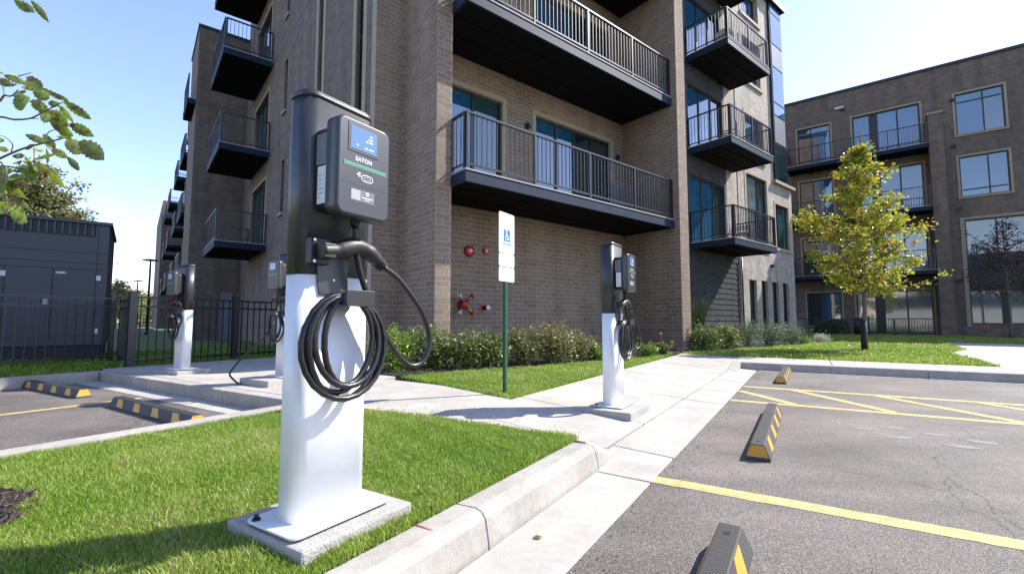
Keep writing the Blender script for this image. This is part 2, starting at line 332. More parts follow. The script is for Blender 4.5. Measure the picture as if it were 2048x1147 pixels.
def text_mesh(body, size, name, m, parent, loc, rot, bold=0.0):
    cu = bpy.data.curves.new(name, 'FONT'); cu.body = body; cu.size = size; cu.align_x = 'CENTER'; cu.align_y = 'CENTER'; cu.extrude = .0004; cu.offset = bold; cu.resolution_u = 2
    t = bpy.data.objects.new(name, cu); COL.objects.link(t); bpy.context.view_layer.update()
    me = bpy.data.meshes.new_from_object(t.evaluated_get(bpy.context.evaluated_depsgraph_get())); bpy.data.objects.remove(t)
    me.materials.clear(); me.materials.append(MATS[m])
    o = bpy.data.objects.new(name, me); link(o, parent); og = org(parent)
    o.location = (loc[0] - og[0], loc[1] - og[1], loc[2] - og[2]); o.rotation_euler = rot; return o
def inst(name, me, parent, loc, rot=(0, 0, 0), scale=(1, 1, 1)):
    o = bpy.data.objects.new(name, me); link(o, parent); og = org(parent); o.location = (loc[0] - og[0], loc[1] - og[1], loc[2] - og[2])
    o.rotation_euler = rot; o.scale = scale; return o
def np_mesh(name, verts, faces, m, rnd=None, smooth=False):
    """verts (n,3), faces (m,k) all the same size; rnd = per-face attribute"""
    me = bpy.data.meshes.new(name); k = faces.shape[1]
    me.vertices.add(len(verts)); me.vertices.foreach_set('co', verts.astype(np.float32).ravel())
    me.loops.add(faces.size); me.loops.foreach_set('vertex_index', faces.astype(np.int32).ravel())
    me.polygons.add(len(faces)); me.polygons.foreach_set('loop_start', np.arange(0, faces.size, k, dtype=np.int32))
    try: me.polygons.foreach_set('loop_total', np.full(len(faces), k, np.int32))
    except Exception: pass
    me.update(calc_edges=True)
    me.polygons.foreach_set('use_smooth', [smooth] * len(faces))
    if rnd is not None: me.attributes.new('rnd', 'FLOAT', 'FACE').data.foreach_set('value', rnd.astype(np.float32))
    me.materials.append(MATS[m]); return me

# ================================================================ GROUND
mb = MB(); n = 24
mb.add([(0, 30, -.06)] + [(600 * cos(2 * pi * i / n), 600 * sin(2 * pi * i / n) + 30, -.06) for i in range(n)], [(0, i + 1, (i + 1) % n + 1) for i in range(n)])
mb.build('ground', 'far ground', kind='structure')
def sheet(name, m, phi, polys, z0=-.3, kind='structure'):
    r = root(name, None, None, 0, 0, 0, phi, kind=kind); r2 = MB()
    for poly, z in polys: r2.prism(poly, z0, z)
    o = r2.build(name, m, None); o.rotation_euler = (0, 0, phi); o['kind'] = kind; bpy.data.objects.remove(r); return o
sheet('parking_lot', 'asphalt', LOT, [([(-.755, -9), (26, -9), (26, 9.9), (-.755, 9.9)], 0.0)], -.04)
o = sheet('parking_lot_asphalt', 'asphalt', LOT, [([(-8.95, -9), (-4.05, -9), (-4.05, 2.5), (-8.95, 2.5)], 0.0)], -.04)
# lawns (soil under the blades)
def lawn_z(t): return .104 + .054 * np.clip((t + 3.95) / 1.5, 0, 1)
mb = MB(); ts = [-3.94, -3.4, -2.9, -2.45, -1.26]
for a_, b_ in zip(ts[:-1], ts[1:]): mb.hexa([(a_, -6, -.2), (b_, -6, -.2), (a_, 2.74, -.2), (b_, 2.74, -.2), (a_, -6, lawn_z(a_)), (b_, -6, lawn_z(b_)), (a_, 2.74, lawn_z(a_)), (b_, 2.74, lawn_z(b_))])
o = mb.build('lawn_ground', 'lawn base', None); o.rotation_euler = (0, 0, LOT); o['kind'] = 'structure'
sheet('lawn_ground', 'lawn base', LOT, [([(-4.5, 4.52), (-2.44, 3.88), (-2.44, 9.2), (-2.62, 11.2), (-3.3, 7.6)], .14)])
sheet('lawn_ground', 'lawn base', LOT, [([(-30, -12), (-9.12, -12), (-9.12, 2.3), (-9.5, 2.7), (-9.5, 40), (-30, 40)], .11)])
sheet('lawn_ground', 'lawn base', LOT, [([(-2.5, 11.25), (2.76, 10.93), (2.9, 15.0), (3.7, 17.1), (4.0, 22.6), (30, 20.5), (30, 38), (-4, 38)], .14)])
# mulch beds
def chips(name, phi, poly, z, n, label=None, size=.035, parent=None):
    xs = [p[0] for p in poly]; ys = [p[1] for p in poly]; P = []
    def inside(x, y):
        c = False
        for i in range(len(poly)):
            (x1, y1), (x2, y2) = poly[i - 1], poly[i]
            if (y1 > y) != (y2 > y) and x < (x2 - x1) * (y - y1) / (y2 - y1) + x1: c = not c
        return c
    while len(P) < n:
        x = random.uniform(min(xs), max(xs)); y = random.uniform(min(ys), max(ys))
        if inside(x, y): P.append(W(phi, x, y, z + random.uniform(-.004, .018)))
    P = np.array(P); a = rng.uniform(0, 2 * pi, n); L_ = size * rng.uniform(.4, 1.3, n); w = size * rng.uniform(.1, .3, n); tz = rng.uniform(-.35, .35, n)
    d = np.stack([np.cos(a), np.sin(a), tz], 1) * L_[:, None]; e = np.stack([-np.sin(a), np.cos(a), rng.uniform(-.5, .5, n)], 1) * w[:, None]
    up = np.array([0, 0, .006])
    V = np.stack([P - d - e, P + d - e, P + d + e, P - d + e, P - d * .6 - e * .2 + up, P + d * .6 + up], 1).reshape(-1, 3)
    b0 = np.arange(n)[:, None] * 6; F = np.concatenate([b0 + np.array([[0, 1, 5, 4]]), b0 + np.array([[1, 2, 5, 5]]), b0 + np.array([[2, 3, 4, 5]]), b0 + np.array([[3, 0, 4, 4]])])
    tri = np.concatenate([F[:n][:, [0, 1, 2]], F[:n][:, [0, 2, 3]], F[n:2 * n][:, :3], F[2 * n:3 * n][:, [0, 1, 2]], F[2 * n:3 * n][:, [0, 2, 3]], F[3 * n:][:, :3]])
    rr = rng.beta(1.6, 2.2, n); rnd = np.concatenate([rr] * 6)
    o = bpy.data.objects.new(name, np_mesh(name, V, tri, 'mulch', rnd)); link(o, parent); o['kind'] = 'stuff'
    if label: o['label'] = label
    return o
bed = [(-5.15, 4.6), (-4.72, 4.56), (-3.22, 7.71), (-2.55, 11.6), (-3.6, 12.6), (-8.5, 9.4), (-6.6, 6.2)]
sheet('planting_bed', 'soil', LOT, [(bed, .165)])
chips('mulch', LOT, [(-5.1, 4.65), (-4.7, 4.65), (-3.28, 7.75), (-2.62, 11.4), (-4.3, 11), (-5.2, 7.4)], .168, 5000, 'dark bark mulch under the shrubs along the brick wall', .03)
sheet('planting_bed', 'soil', LOT, [([(-2.4, 11.8), (-.6, 16.0), (.9, 20.2), (-.5, 22), (-4.2, 14)], .15)])

# grass blades ---------------------------------------------------
def grass(name, phi, poly, n, h, wd, label, holes=(), z=.14, lean=.5, yel=0.0, near=None):
    xs = [p[0] for p in poly]; ys = [p[1] for p in poly]; pl = np.array(poly)
    X = []; tot = 0
    while tot < n:
        q = np.stack([rng.uniform(min(xs), max(xs), n), rng.uniform(min(ys), max(ys), n)], 1); ins = np.zeros(n, bool)
        for i in range(len(pl)):
            x1, y1 = pl[i - 1]; x2, y2 = pl[i]
            if y1 == y2: continue
            c = ((y1 > q[:, 1]) != (y2 > q[:, 1])) & (q[:, 0] < (x2 - x1) * (q[:, 1] - y1) / (y2 - y1) + x1); ins ^= c
        for (hx0, hx1, hy0, hy1) in holes: ins &= ~((q[:, 0] > hx0) & (q[:, 0] < hx1) & (q[:, 1] > hy0) & (q[:, 1] < hy1))
        wx = q[:, 0] * cos(phi) - q[:, 1] * sin(phi); wy = q[:, 0] * sin(phi) + q[:, 1] * cos(phi)
        d = np.hypot(wx, wy)
        if near: ins &= rng.uniform(0, 1, n) < np.clip((near / np.maximum(d, .1)) ** 1.6, 0, 1)
        ins &= np.hypot(wx + 2.24, wy - 1.66) > .40 + .04 * np.sin(7 * np.arctan2(wy - 1.66, wx + 2.24))
        ins &= wy > .3
        ins &= np.abs(wx) < wy * 1.25 + .6
        q = q[ins]; X.append(q); tot += len(q)
    q = np.concatenate(X)[:n]
    wx = q[:, 0] * cos(phi) - q[:, 1] * sin(phi); wy = q[:, 0] * sin(phi) + q[:, 1] * cos(phi)
    cl = (np.sin(wx * 9.1 + 1.3) * np.sin(wy * 7.7) + np.sin(wx * 23 + wy * 17) * .5)
    pat = np.sin(wx * 2.1 + np.sin(wy * 1.7) * 1.4) * np.sin(wy * 2.6 + 1.1 + np.sin(wx * 1.3))
    hh = h * rng.uniform(.45, 1.15, n) * (1 + .22 * cl) * (1 + .5 * (rng.uniform(0, 1, n) > .97)); a = rng.uniform(0, 2 * pi, n)
    la = rng.uniform(0, 2 * pi, n); ln = lean * hh * rng.uniform(.2, 1.5, n)
    w = wd * rng.uniform(.6, 1.3, n) * (1 + np.hypot(wx, wy) / 9)
    base = np.stack([wx, wy, z(q[:, 0]) if callable(z) else np.full(n, z)], 1); e = np.stack([np.cos(a), np.sin(a), np.zeros(n)], 1) * w[:, None] / 2
    lv = np.stack([np.cos(la) * ln, np.sin(la) * ln, np.zeros(n)], 1); up = np.stack([np.zeros(n), np.zeros(n), hh], 1)
    m_ = base + lv * .3 + up * .6; t = base + lv + up * .97
    V = np.stack([base - e, base + e, m_ + e * .75, m_ - e * .75, t], 1).reshape(-1, 3); b0 = np.arange(n)[:, None] * 5
    F = np.concatenate([b0 + np.array([[0, 1, 2]]), b0 + np.array([[0, 2, 3]]), b0 + np.array([[3, 2, 4]])])
    rr = np.clip(rng.beta(2.4, 2.6, n) * .8 + .13 * pat + .05 * cl + .05 + yel + .3 * (rng.uniform(0, 1, n) > .955), 0, 1)
    o = bpy.data.objects.new(name, np_mesh(name, V, F, 'grass blade', np.concatenate([rr] * 3))); COL.objects.link(o)
    return tag(o, label, 'grass', kind='stuff')
grass('grass', LOT, [(-3.93, -1.5), (-1.235, -1.5), (-1.235, 2.77), (-3.93, 2.77)], 270000, .033, .0031, 'sunlit mown grass round the near white charging pedestal', holes=[(-1.735, -1.32, .905, 1.35)], z=lambda t: lawn_z(t) - .003, near=2.4)
grass('grass', LOT, [(-4.62, 4.56), (-2.41, 3.83), (-2.41, 9.3), (-2.60, 11.2), (-3.28, 7.7)], 110000, .055, .005, 'bright triangle of lawn round the green sign post', z=.135)
grass('grass', LOT, [(-2.5, 11.2), (2.76, 10.9), (2.9, 15.0), (3.7, 17.1), (4.0, 22.6), (9, 23), (6, 33), (-1, 33), (.2, 18)], 170000, .065, .0085, 'lawn with the young maple, half in the shade of the far block', z=.13)
grass('grass', LOT, [(-14, -1), (-9.13, -1), (-9.13, 2.3), (-9.5, 2.7), (-9.5, 12), (-14, 14)], 60000, .08, .012, 'shaded grass strip under the black metal fence', z=.11)
def fringe(name, phi, p, q, n, z, label, h=.07):
    t = rng.uniform(0, 1, n); x = p[0] + (q[0] - p[0]) * t + rng.normal(0, .012, n); y = p[1] + (q[1] - p[1]) * t + rng.normal(0, .012, n)
    return x, y
# tree ring mulch at the left
sheet('planting_bed', 'soil', 0, [([(-2.24 + .43 * cos(a * pi / 12), 1.66 + .43 * sin(a * pi / 12)) for a in range(24)], .150)], -.2)
chips('mulch', 0, [(-2.24 + .43 * cos(a * pi / 12), 1.66 + .43 * sin(a * pi / 12)) for a in range(24)], .155, 3600, 'dark shredded bark mulch ring at the left edge of the lawn', .024)

# ================================================================ CONCRETE: walks, kerbs, gutters
walk = root('sidewalk', None, None, 0, 0, 0, LOT, kind='structure')
g_ = .0055
def slab(pts, zs, parent=walk, m='concrete', name='slab', th=.12, gap=g_):
    cx = sum(p[0] for p in pts) / len(pts); cy = sum(p[1] for p in pts) / len(pts); P = []
    for x, y in pts:
        d = math.hypot(x - cx, y - cy); k = 1 - gap * 1.4 / d; P.append((cx + (x - cx) * k, cy + (y - cy) * k))
    n = len(P); v = [(x, y, z - th) for (x, y), z in zip(P, zs)] + [(x, y, z) for (x, y), z in zip(P, zs)]
    mb = MB(); mb.add(v, [tuple(range(n))[::-1], tuple(range(n, 2 * n))] + [(i, (i + 1) % n, (i + 1) % n + n, i + n) for i in range(n)])
    return mb.build(name, m, parent, bev=.004, seg=1)
def ze(s): return .15 if s <= 2.75 else (.15 - .115 * (s - 2.75) / .35 if s < 3.1 else (.035 if s < 8.9 else min(.13, .035 + .095 * (s - 8.9) / .8)))
sc = [2.76, 3.1, 4.0, 5.5, 7.0, 8.5, 8.9, 9.7, 11.2]
for a, b in zip(sc[:-1], sc[1:]): slab([(-2.42, a), (-1.18, a), (-1.18, b), (-2.42, b)], [.15, ze(a), ze(b), .15])
# crossing walk towards the left wing
tb = [(-2.42, 3.86), (-3.6, 4.24), (-4.72, 4.56), (-6.2, 5.9), (-7.7, 7.4), (-9.4, 7.6)]
for (t0, b0_), (t1, b1_) in zip(tb[:-1], tb[1:]):
    slab([(t1, 2.82 if t1 < -4.1 else 2.76), (t0, 2.82 if t1 < -4.1 else 2.76), (t0, min(b0_, 4.3)), (t1, min(b1_, 4.3))], [.15] * 4)
    if t1 < -4.9: slab([(t1, min(b1_, 4.3)), (t0, min(b0_, 4.3)), (t0, max(4.31, b0_)), (t1, b1_)], [.15] * 4)
# far walk behind the kerb and the drive at the right
tx = [-2.42, -1.18, .4, 1.9, 3.4, 5, 7, 10]
for a, b in zip(tx[:-1], tx[1:]):
    if a < -1.2: continue
    slab([(a, 9.82), (b, 9.82), (b, 11.1), (a, 11.2)], [.13, .13, .14, .14])
slab([(-2.42, 11.2), (-1.18, 11.2), (-1.6, 11.35), (-2.42, 11.5)], [.15, .14, .14, .15])
slab([(2.8, 11.12), (10, 11.12), (10, 14.6), (2.93, 15.0)], [.14] * 4); slab([(2.93, 15.0), (10, 14.6), (12, 20.8), (4.0, 22.5), (3.66, 17.1)], [.14] * 5)
slab([(3.3, 26), (4.2, 26), (4.0, 34), (3.4, 34)], [.155] * 4)
# kerbs
kerb = root('kerb', None, None, 0, 0, 0, LOT, kind='structure')
KP = [(-.165, -.1), (-.165, .148), (-.06, .152), (-.030, .143), (-.012, .118), (.004, .03), (.012, -.1)]
def kerb_piece(t, s0, s1, k0=1, k1=1, prof=KP, rot=None):
    mb = MB(); n = len(prof); v = []
    for s, k in ((s0, k0), (s1, k1)): v += [(t + a, s, z if z < 0 else max(.012, z * k)) for a, z in prof]
    mb.add(v, [tuple(range(n)), tuple(range(n, 2 * n))[::-1]] + [(i, i + n, (i + 1) % n + n, (i + 1) % n) for i in range(n)])
    return mb.build('kerb_stone', 'concrete kerb', kerb, bev=.004, seg=1)
kerb_piece(-1.085, -6, -1.2); kerb_piece(-1.085, -1.195, 1.55); kerb_piece(-1.085, 1.553, 2.70); kerb_piece(-1.085, 2.703, 3.06, 1, .2)
# far kerb (runs across the end of the lot)
def kerb_x(s, t0, t1, k0=1, k1=1, d=1):
    mb = MB(); n = len(KP); v = []
    for t, k in ((t0, k0), (t1, k1)): v += [(t, s - d * a, z if z < 0 else max(.012, z * .92 * k)) for a, z in KP]
    mb.add(v, [tuple(range(n)), tuple(range(n, 2 * n))[::-1]] + [(i, i + n, (i + 1) % n + n, (i + 1) % n) for i in range(n)])
    return mb.build('kerb_stone', 'concrete kerb', kerb, bev=.004, seg=1)
for a, b in ((-1.02, .35), (.354, 1.62), (1.624, 3.2), (3.204, 6), (6.004, 10)): kerb_x(9.65, a, b)
mb = MB(); mb.hexa([(-1.18, 9.0, -.1), (-1.02, 9.0, -.1), (-1.18, 9.82, -.1), (-1.02, 9.82, -.1), (-1.18, 9.0, .03), (-1.02, 9.0, .02), (-1.18, 9.82, .138), (-1.02, 9.82, .138)]); mb.build('kerb_stone', 'concrete kerb', kerb, bev=.005)
# left kerbs
for a, b in ((-9.1, -7.2), (-7.196, -5.4), (-5.396, -4.06)):
    mb = MB(); mb.box(a, b, 2.66, 2.82, -.1, .15); mb.build('kerb_stone', 'concrete kerb', kerb, bev=.012)
for a, b in ((-6, -1.5), (-1.496, .6), (.604, 2.655)):
    mb = MB(); mb.box(-4.09, -3.945, a, b, -.1, .135); mb.build('kerb_stone', 'concrete kerb', kerb, bev=.01)
    mb = MB(); mb.box(-9.11, -8.95, a, b, -.1, .15); mb.build('kerb_stone', 'concrete kerb', kerb, bev=.012)
gut = root('gutter', None, None, 0, 0, 0, LOT, kind='structure')
for a, b in ((-6, -.9), (-.9, 2.66), (2.66, 3.2), (3.2, 5.5), (5.5, 7.6), (7.6, 9.62)):
    zi = .012 if b < 3.1 else .03
    slab([(-1.075 if b < 3.1 else -1.172, a), (-.755, a), (-.755, b), (-1.075 if b < 3.1 else -1.172, b)], [.012 if a < 2.7 else .03, .006, .006, zi if b < 9 else .03], gut, name='gutter_slab')
for a, b in ((-.74, 1.6), (1.6, 3.3), (3.3, 6), (6, 10)): slab([(a, 9.5), (b, 9.5), (b, 9.64), (a, 9.64)], [.006] * 4, gut, name='gutter_slab')
for a, b in ((-8.93, -7.2), (-7.2, -5.6), (-5.6, -4.07)): slab([(a, 2.40), (b, 2.40), (b, 2.65), (a, 2.65)], [.006, .006, .01, .01], gut, name='gutter_slab')
# red survey mark on the kerb and a fallen leaf
mk = root('road_markings', None, None, 0, 0, 0, LOT, kind='structure')
def stripe(p, q, w=.115, m='yellow line', z=.002, name='stripe', wob=.004):
    p = Vector((*p, 0)); q = Vector((*q, 0)); d = (q - p); L_ = d.length; d.normalize(); e = Vector((-d.y, d.x, 0)); n = max(2, int(L_ / .06)); vs = []
    for i in range(n + 1):
        c = p + d * L_ * i / n
        for sg in (-1, 1):
            x = c + e * sg * (w / 2 + random.uniform(-wob, wob)); vs.append((x.x, x.y, z))
    mb = MB(); mb.add(vs, [(2 * i, 2 * i + 1, 2 * i + 3, 2 * i + 2) for i in range(n)]); return mb.build(name, m, mk)
stripe((-.765, 2.735), (5.2, 2.735)); stripe((-.74, 5.885), (5.5, 5.885)); stripe((-.735, 7.2), (5.5, 7.2))
for t0, t1 in ((-.74, -.12), (-.14, .72), (.72, 1.62), (1.62, 2.5), (2.5, 3.4)):
    s0 = 6.72 if t0 < -.7 else 7.14
    stripe((t0, s0), (t1, 5.94), z=.0036)
stripe((-6.42, -3), (-6.62, 2.36), .09)
stripe((-1.255, 1.315), (-1.16, 1.31), .010, 'survey red', .1528, 'survey_mark', .003)
random.seed(21)
for cx_, cy_ in ((.42, 4.93), (.62, 4.72), (.86, 4.98), (.95, 4.62), (1.1, 4.86), (.62, 5.1)):   # worn grey paint patches
    a0 = [random.uniform(.5, 1.1) for _ in range(12)]; mb = MB(); mb.add([(cx_ + .12 * a0[i] * cos(i * pi / 6), cy_ + .07 * a0[i] * sin(i * pi / 6), .0015) for i in range(12)], [tuple(range(12))]); mb.build('worn_patch', 'grey paint', mk)

# ================================================================ CHARGING PEDESTALS
def rrect(hx, hy, r, n=6):
    out = []
    for cx, cy, a0 in ((hx - r, hy - r, 0), (-hx + r, hy - r, 90), (-hx + r, -hy + r, 180), (hx - r, -hy + r, 270)):
        out += [(cx + r * cos(R(a0 + 90 * i / n)), cy + r * sin(R(a0 + 90 * i / n))) for i in range(n + 1)]
    return out
def sm_prism(mb, poly, z0, z1):
    n = len(poly); b = len(mb.v); mb.v += [(x, y, z0) for x, y in poly] + [(x, y, z1) for x, y in poly]
    mb.f += [tuple(range(b, b + n))[::-1], tuple(range(b + n, b + 2 * n))] + [(b + i, b + (i + 1) % n, b + (i + 1) % n + n, b + i + n) for i in range(n)]
    mb.sm += [False, False] + [True] * n
def shell(mb, x0, x1, y0, y1, z0, z1, r, edge=.012):
    """box whose outline in the y-z plane is rounded, front edge softened"""
    cy, cz = (y0 + y1) / 2, (z0 + z1) / 2; o1 = rrect((y1 - y0) / 2, (z1 - z0) / 2, r); k = len(o1); rings = []
    for x, ins in ((x0, 0), (x1 - edge, 0), (x1 - edge * .35, edge * .3), (x1, edge)):
        h = rrect((y1 - y0) / 2 - ins, (z1 - z0) / 2 - ins, max(.004, r - ins)); rings.append([(x, cy + a, cz + b) for a, b in h])
    v = [p for g in rings for p in g]; f = [(i * k + j, i * k + (j + 1) % k, (i + 1) * k + (j + 1) % k, (i + 1) * k + j) for i in range(3) for j in range(k)]
    b = len(mb.v); mb.v += v; mb.f += [tuple(b + i for i in q) for q in f]; mb.sm += [True] * len(f)
    mb.f += [tuple(b + j for j in range(k)), tuple(b + 3 * k + j for j in range(k))]; mb.sm += [False, False]
def charger(detail, label, x, y, z, phi, group, seed=0):
    rs = random.Random(seed)
    r = root('charging_station', label, 'charging station', 0, 0, 0, 0, group)
    r.location = (x, y, z); r.rotation_euler = (0, 0, phi)
    mb = MB(); sm_prism(mb, rrect(.062, .152, .046), 0.008, .85); mb.build('lower_column', 'white paint', r)
    mb = MB(); sm_prism(mb, rrect(.0635, .1535, .047), .851, 1.492); mb.build('upper_column', 'charcoal paint', r)
    mb = MB(); sm_prism(mb, rrect(.066, .156, .049), 1.493, 1.512); sm_prism(mb, rrect(.060, .150, .044), 1.512, 1.518); mb.build('column_cap', 'charcoal paint', r)
    mb = MB(); sm_prism(mb, rrect(.142, .205, .03), -.0, .008); o = mb.build('base_plate', 'white paint', r)
    o.location.x = .003
    for yy, xx in ((-.185, -.1), (.185, -.1)):
        mb = MB(); mb.disc((xx, yy, .008), (0, 0, 1), .014, .006, 12); mb.disc((xx, yy, .014), (0, 0, 1), .008, .012, 6); mb.build('anchor_bolt', 'black plastic' if xx < 0 and yy < 0 else 'steel', r)
    # wall box
    mb = MB(); shell(mb, .064, .142, -.118, .098, 1.075, 1.375, .03, .004); hb = mb.build('rear_housing', 'black plastic', r)
    mb = MB(); shell(mb, .142, .202, -.128, .108, 1.052, 1.402, .034, .010); sh = mb.build('front_shell', 'box shell', r)
    mb = MB(); mb.box(.1275, .1279, -.1, .0, 0, 0.001)
    def face(y0, y1, z0, z1, nm, m_, d=.0012, par=sh): return MB().box(.2021, .2021 + d, y0 + .018, y1 + .018, z0, z1).build(nm, m_, par)
    face(-.103, .031, 1.281, 1.383, 'screen_bezel', 'black plastic', .0018)
    face(-.094, .021, 1.291, 1.373, 'screen', 'screen', .0026)
    for yy, zz, ww in ((-.012, 1.352, .012), (-.018, 1.340, .02), (-.03, 1.329, .01), (-.016, 1.329, .018), (-.034, 1.303, .012), (-.016, 1.303, .022), (-.07, 1.306, .008)):
        face(yy, yy + ww, zz, zz + .004, 'screen_icon', 'white print', .0032)
    face(-.120, .068, 1.229, 1.2365, 'light_bar', 'led green', .0016); face(-.122, .07, 1.2375, 1.2395, 'light_bar_rim', 'silver print', .0012); face(-.122, .07, 1.2265, 1.228, 'light_bar_rim', 'silver print', .0012)
    face(-.143, .0885, 1.166, 1.1672, 'seam', 'black plastic', .0005)
    if detail:
        # wordmark as it stands on the shell
        text_mesh('EATON', .022, 'wordmark', 'white print', sh, (.2027, -.017, 1.258), (R(90), 0, R(90)), .0002)
        # tap-card emblem: a pill outline, three arcs and small bars
        mb = MB()
        def ring(cy, cz, ry, rz, a0, a1, w, n=18, sq=1):
            for i in range(n):
                p = []
                for a, k in ((a0 + (a1 - a0) * i / n, 1), (a0 + (a1 - a0) * (i + 1) / n, 1), (a0 + (a1 - a0) * (i + 1) / n, 0), (a0 + (a1 - a0) * i / n, 0)):
                    c, s_ = cos(R(a)), sin(R(a)); p.append((.2028, cy + (abs(c) ** sq) * (1 if c > 0 else -1) * (ry - (w if not k else 0)), cz + (abs(s_) ** sq) * (1 if s_ > 0 else -1) * (rz - (w if not k else 0))))
                mb.add(p, [(0, 1, 2, 3)])
        ring(.0, 1.196, .026, .013, 0, 360, .0022, 24, .75)
        ring(.0, 1.196, .015, .006, 0, 360, .0012, 16, .8)
        ring(-.034, 1.2, .012, .012, 60, 180, .0016); ring(-.034, 1.2, .008, .008, 60, 180, .0016); ring(-.034, 1.2, .004, .004, 0, 360, .002)
        mb.build('tap_card_emblem', 'white print', sh)
        MB().box(.2021, .2031, .008, .018, 1.2165, 1.2185).build('sensor_dot', 'black plastic', sh)
        face(-.088, .016, 1.108, 1.150, 'sticker', 'silver print', .0006).data.materials[0] = mat('sticker grey', (.12, .125, .13), .45, var=.15, scale=120)
        face(-.086, -.047, 1.112, 1.147, 'sticker_square', 'silver print', .0010)
        mb = MB(); mb.add([(.2031, -.004, 1.146), (.2031, .008, 1.146), (.2031, .008, 1.139), (.2031, .002, 1.133), (.2031, -.004, 1.139)], [(0, 1, 2, 3, 4)])
        mb.build('sticker_emblem', 'white print', sh)
        for k in range(7): MB().box(.2021, .2030, -.022 + k * .0072, -.0165 + k * .0072, 1.1235, 1.1265).build('sticker_print', 'white print', sh)
        MB().box(.2021, .2030, -.010, .014, 1.117, 1.1185).build('sticker_print', 'white print', sh)
    MB().box(.075, .134, -.1192, -.1179, 1.235, 1.345).build('rating_label', 'grey label', hb)
    lb = MB().box(.085, .132, -.1195, -.1179, 1.095, 1.228).build('white_label', 'white label', hb)
    for k in range(6): MB().box(.090, .090 + rs.uniform(.01, .036), -.1200, -.1196, 1.115 + k * .016, 1.117 + k * .016).build('label_line', 'grey label', lb)
    # cable gland, holster, bracket, hook
    MB().tube([(.12, .018, 1.078), (.12, .018, 1.05), (.12, .018, 1.035)], [.018, .018, .013], 12).build('cable_gland', 'black plastic', r)
    mb = MB(); mb.box(.062, .096, -.142, -.118 + .05, .885, .975); mb.box(.096, .142, -.122, -.075, .905, .955); o = mb.build('holster', 'black plastic', r, bev=.003)
    for zz in (.893, .967): MB().disc((.098, -.134, zz), (1, 0, 0), .005, .006, 8).build('bolt', 'steel', o)
    mb = MB(); mb.add([(.0638, -.10, .93), (.0638, .035, .93), (.0638, .03, .84), (.0638, .035, .79), (.0638, -.085, .78), (.0638, -.095, .82)] + [(.069, -.10, .93), (.069, .035, .93), (.069, .03, .84), (.069, .035, .79), (.069, -.085, .78), (.069, -.095, .82)],
        [(0, 1, 2, 3, 4, 5), (11, 10, 9, 8, 7, 6)] + [(i, (i + 1) % 6, (i + 1) % 6 + 6, i + 6) for i in range(6)])
    br = mb.build('bracket_plate', 'charcoal paint', r)
    for yy in (-.03, .035): MB().disc((.069, yy, .835), (1, 0, 0), .004, .003, 8).build('rivet', 'steel', br)
    mb = MB(); mb.add([(x_, y_, z_) for x_ in (.066, .19) for y_, z_ in ((-.075, .742), (-.06, .778), (-.045, .788), (.03, .788), (.05, .778), (.06, .742), (.045, .748), (-.06, .748))],
        [(0, 1, 2, 3, 4, 5, 6, 7)[::-1], tuple(range(8, 16))] + [(i, (i + 1) % 8, (i + 1) % 8 + 8, i + 8) for i in range(8)])
    mb.box(.186, .196, -.07, .055, .738, .796); mb.build('cable_hook', 'black plastic', r, bev=.003)
    # coiled cable: one long tube of several turns over the hook
    pts = []; turns = 5 if detail else 4; K = 22
    for t in range(turns * K + 1):
        a = 2 * pi * t / K; q = t / K; j = int(q)
        hw = .174 - .062 * (q / turns) + .014 * sin(q * 2.3); bot = .395 + .085 * (q / turns) + .012 * sin(q * 3.7); top = .775 + .006 * sin(q * 5)
        cz = (top + bot) / 2; hz = (top - bot) / 2; cy = -.028 + .014 * sin(q * 1.9)
        pts.append((.138 + .012 * sin(q * 4.1) + .022 * (q / turns - .5), cy + hw * sin(a) * (1 + .05 * cos(a)), cz + hz * cos(a)))
    MB().tube(pts, .0108, 10).build('coiled_cable', 'rubber cable', r)
    if detail:
        lp = [(.118, .16, .90), (.12, .235, .862), (.128, .30, .80), (.135, .365, .725), (.138, .405, .64), (.137, .408, .575), (.132, .375, .515), (.126, .318, .502), (.12, .262, .535), (.118, .20, .60), (.118, .148, .67), (.118, .105, .75), (.12, .062, .83), (.12, .034, .92), (.12, .02, 1.04)]
    else:
        sg = rs.choice((1, 1)); lp = [(.118, .16, .90), (.13, .24, .84), (.15, .29, .74), (.17, .27, .62), (.16, .21, .58), (.14, .13, .62), (.125, .07, .74), (.12, .03, .9), (.12, .02, 1.04)]
    MB().tube(catmull(lp, 7), .0115, 10).build('loose_cable', 'rubber cable', r)
    g = catmull([(.12, -.125, .928), (.12, -.07, .935), (.12, -.03, .948), (.12, .02, .962), (.12, .07, .955), (.12, .115, .93), (.12, .155, .90)], 4)
    n = len(g); rad = []
    for i in range(n):
        q = i / (n - 1); rad.append(.027 if q < .22 else .034 - .004 * abs(q - .4) * 6 if q < .7 else .031 - (q - .7) * .035)
    gn = MB().tube(g, rad, 16).build('charging_plug', 'black plastic', r)
    e = Vector(g[-1]); d = (Vector(g[-1]) - Vector(g[-3])).normalized()
    for k in range(4): MB().tube([e - d * (.004 + .008 * k), e - d * (.0 + .008 * k)], .0225 + .0012 * k, 14).build('strain_relief_ring', 'black plastic', gn)
    return r
GC = 'white and black charging pedestals at the parking stalls'
def lotxy(t, s): w = W(LOT, t, s); return w.x, w.y
x, y = lotxy(-1.515, 1.11); charger(True, 'large charging pedestal in the grass by the near kerb, nearest to us', x, y, .213, LOT, GC, 1)
x, y = lotxy(-1.545, 4.27); charger(True, 'charging pedestal on the sunlit walk right of the green sign post', x, y, .122, LOT, GC, 2)
x, y = lotxy(-7.70, 3.22); c3 = charger(False, 'farthest charging pedestal with a red tag, in shade by the fence post', x, y, .21, LOT - pi / 2, GC, 3)
MB().box(.07, .12, -.156, -.1535, .98, 1.03).build('red_tag', 'red paint', c3)
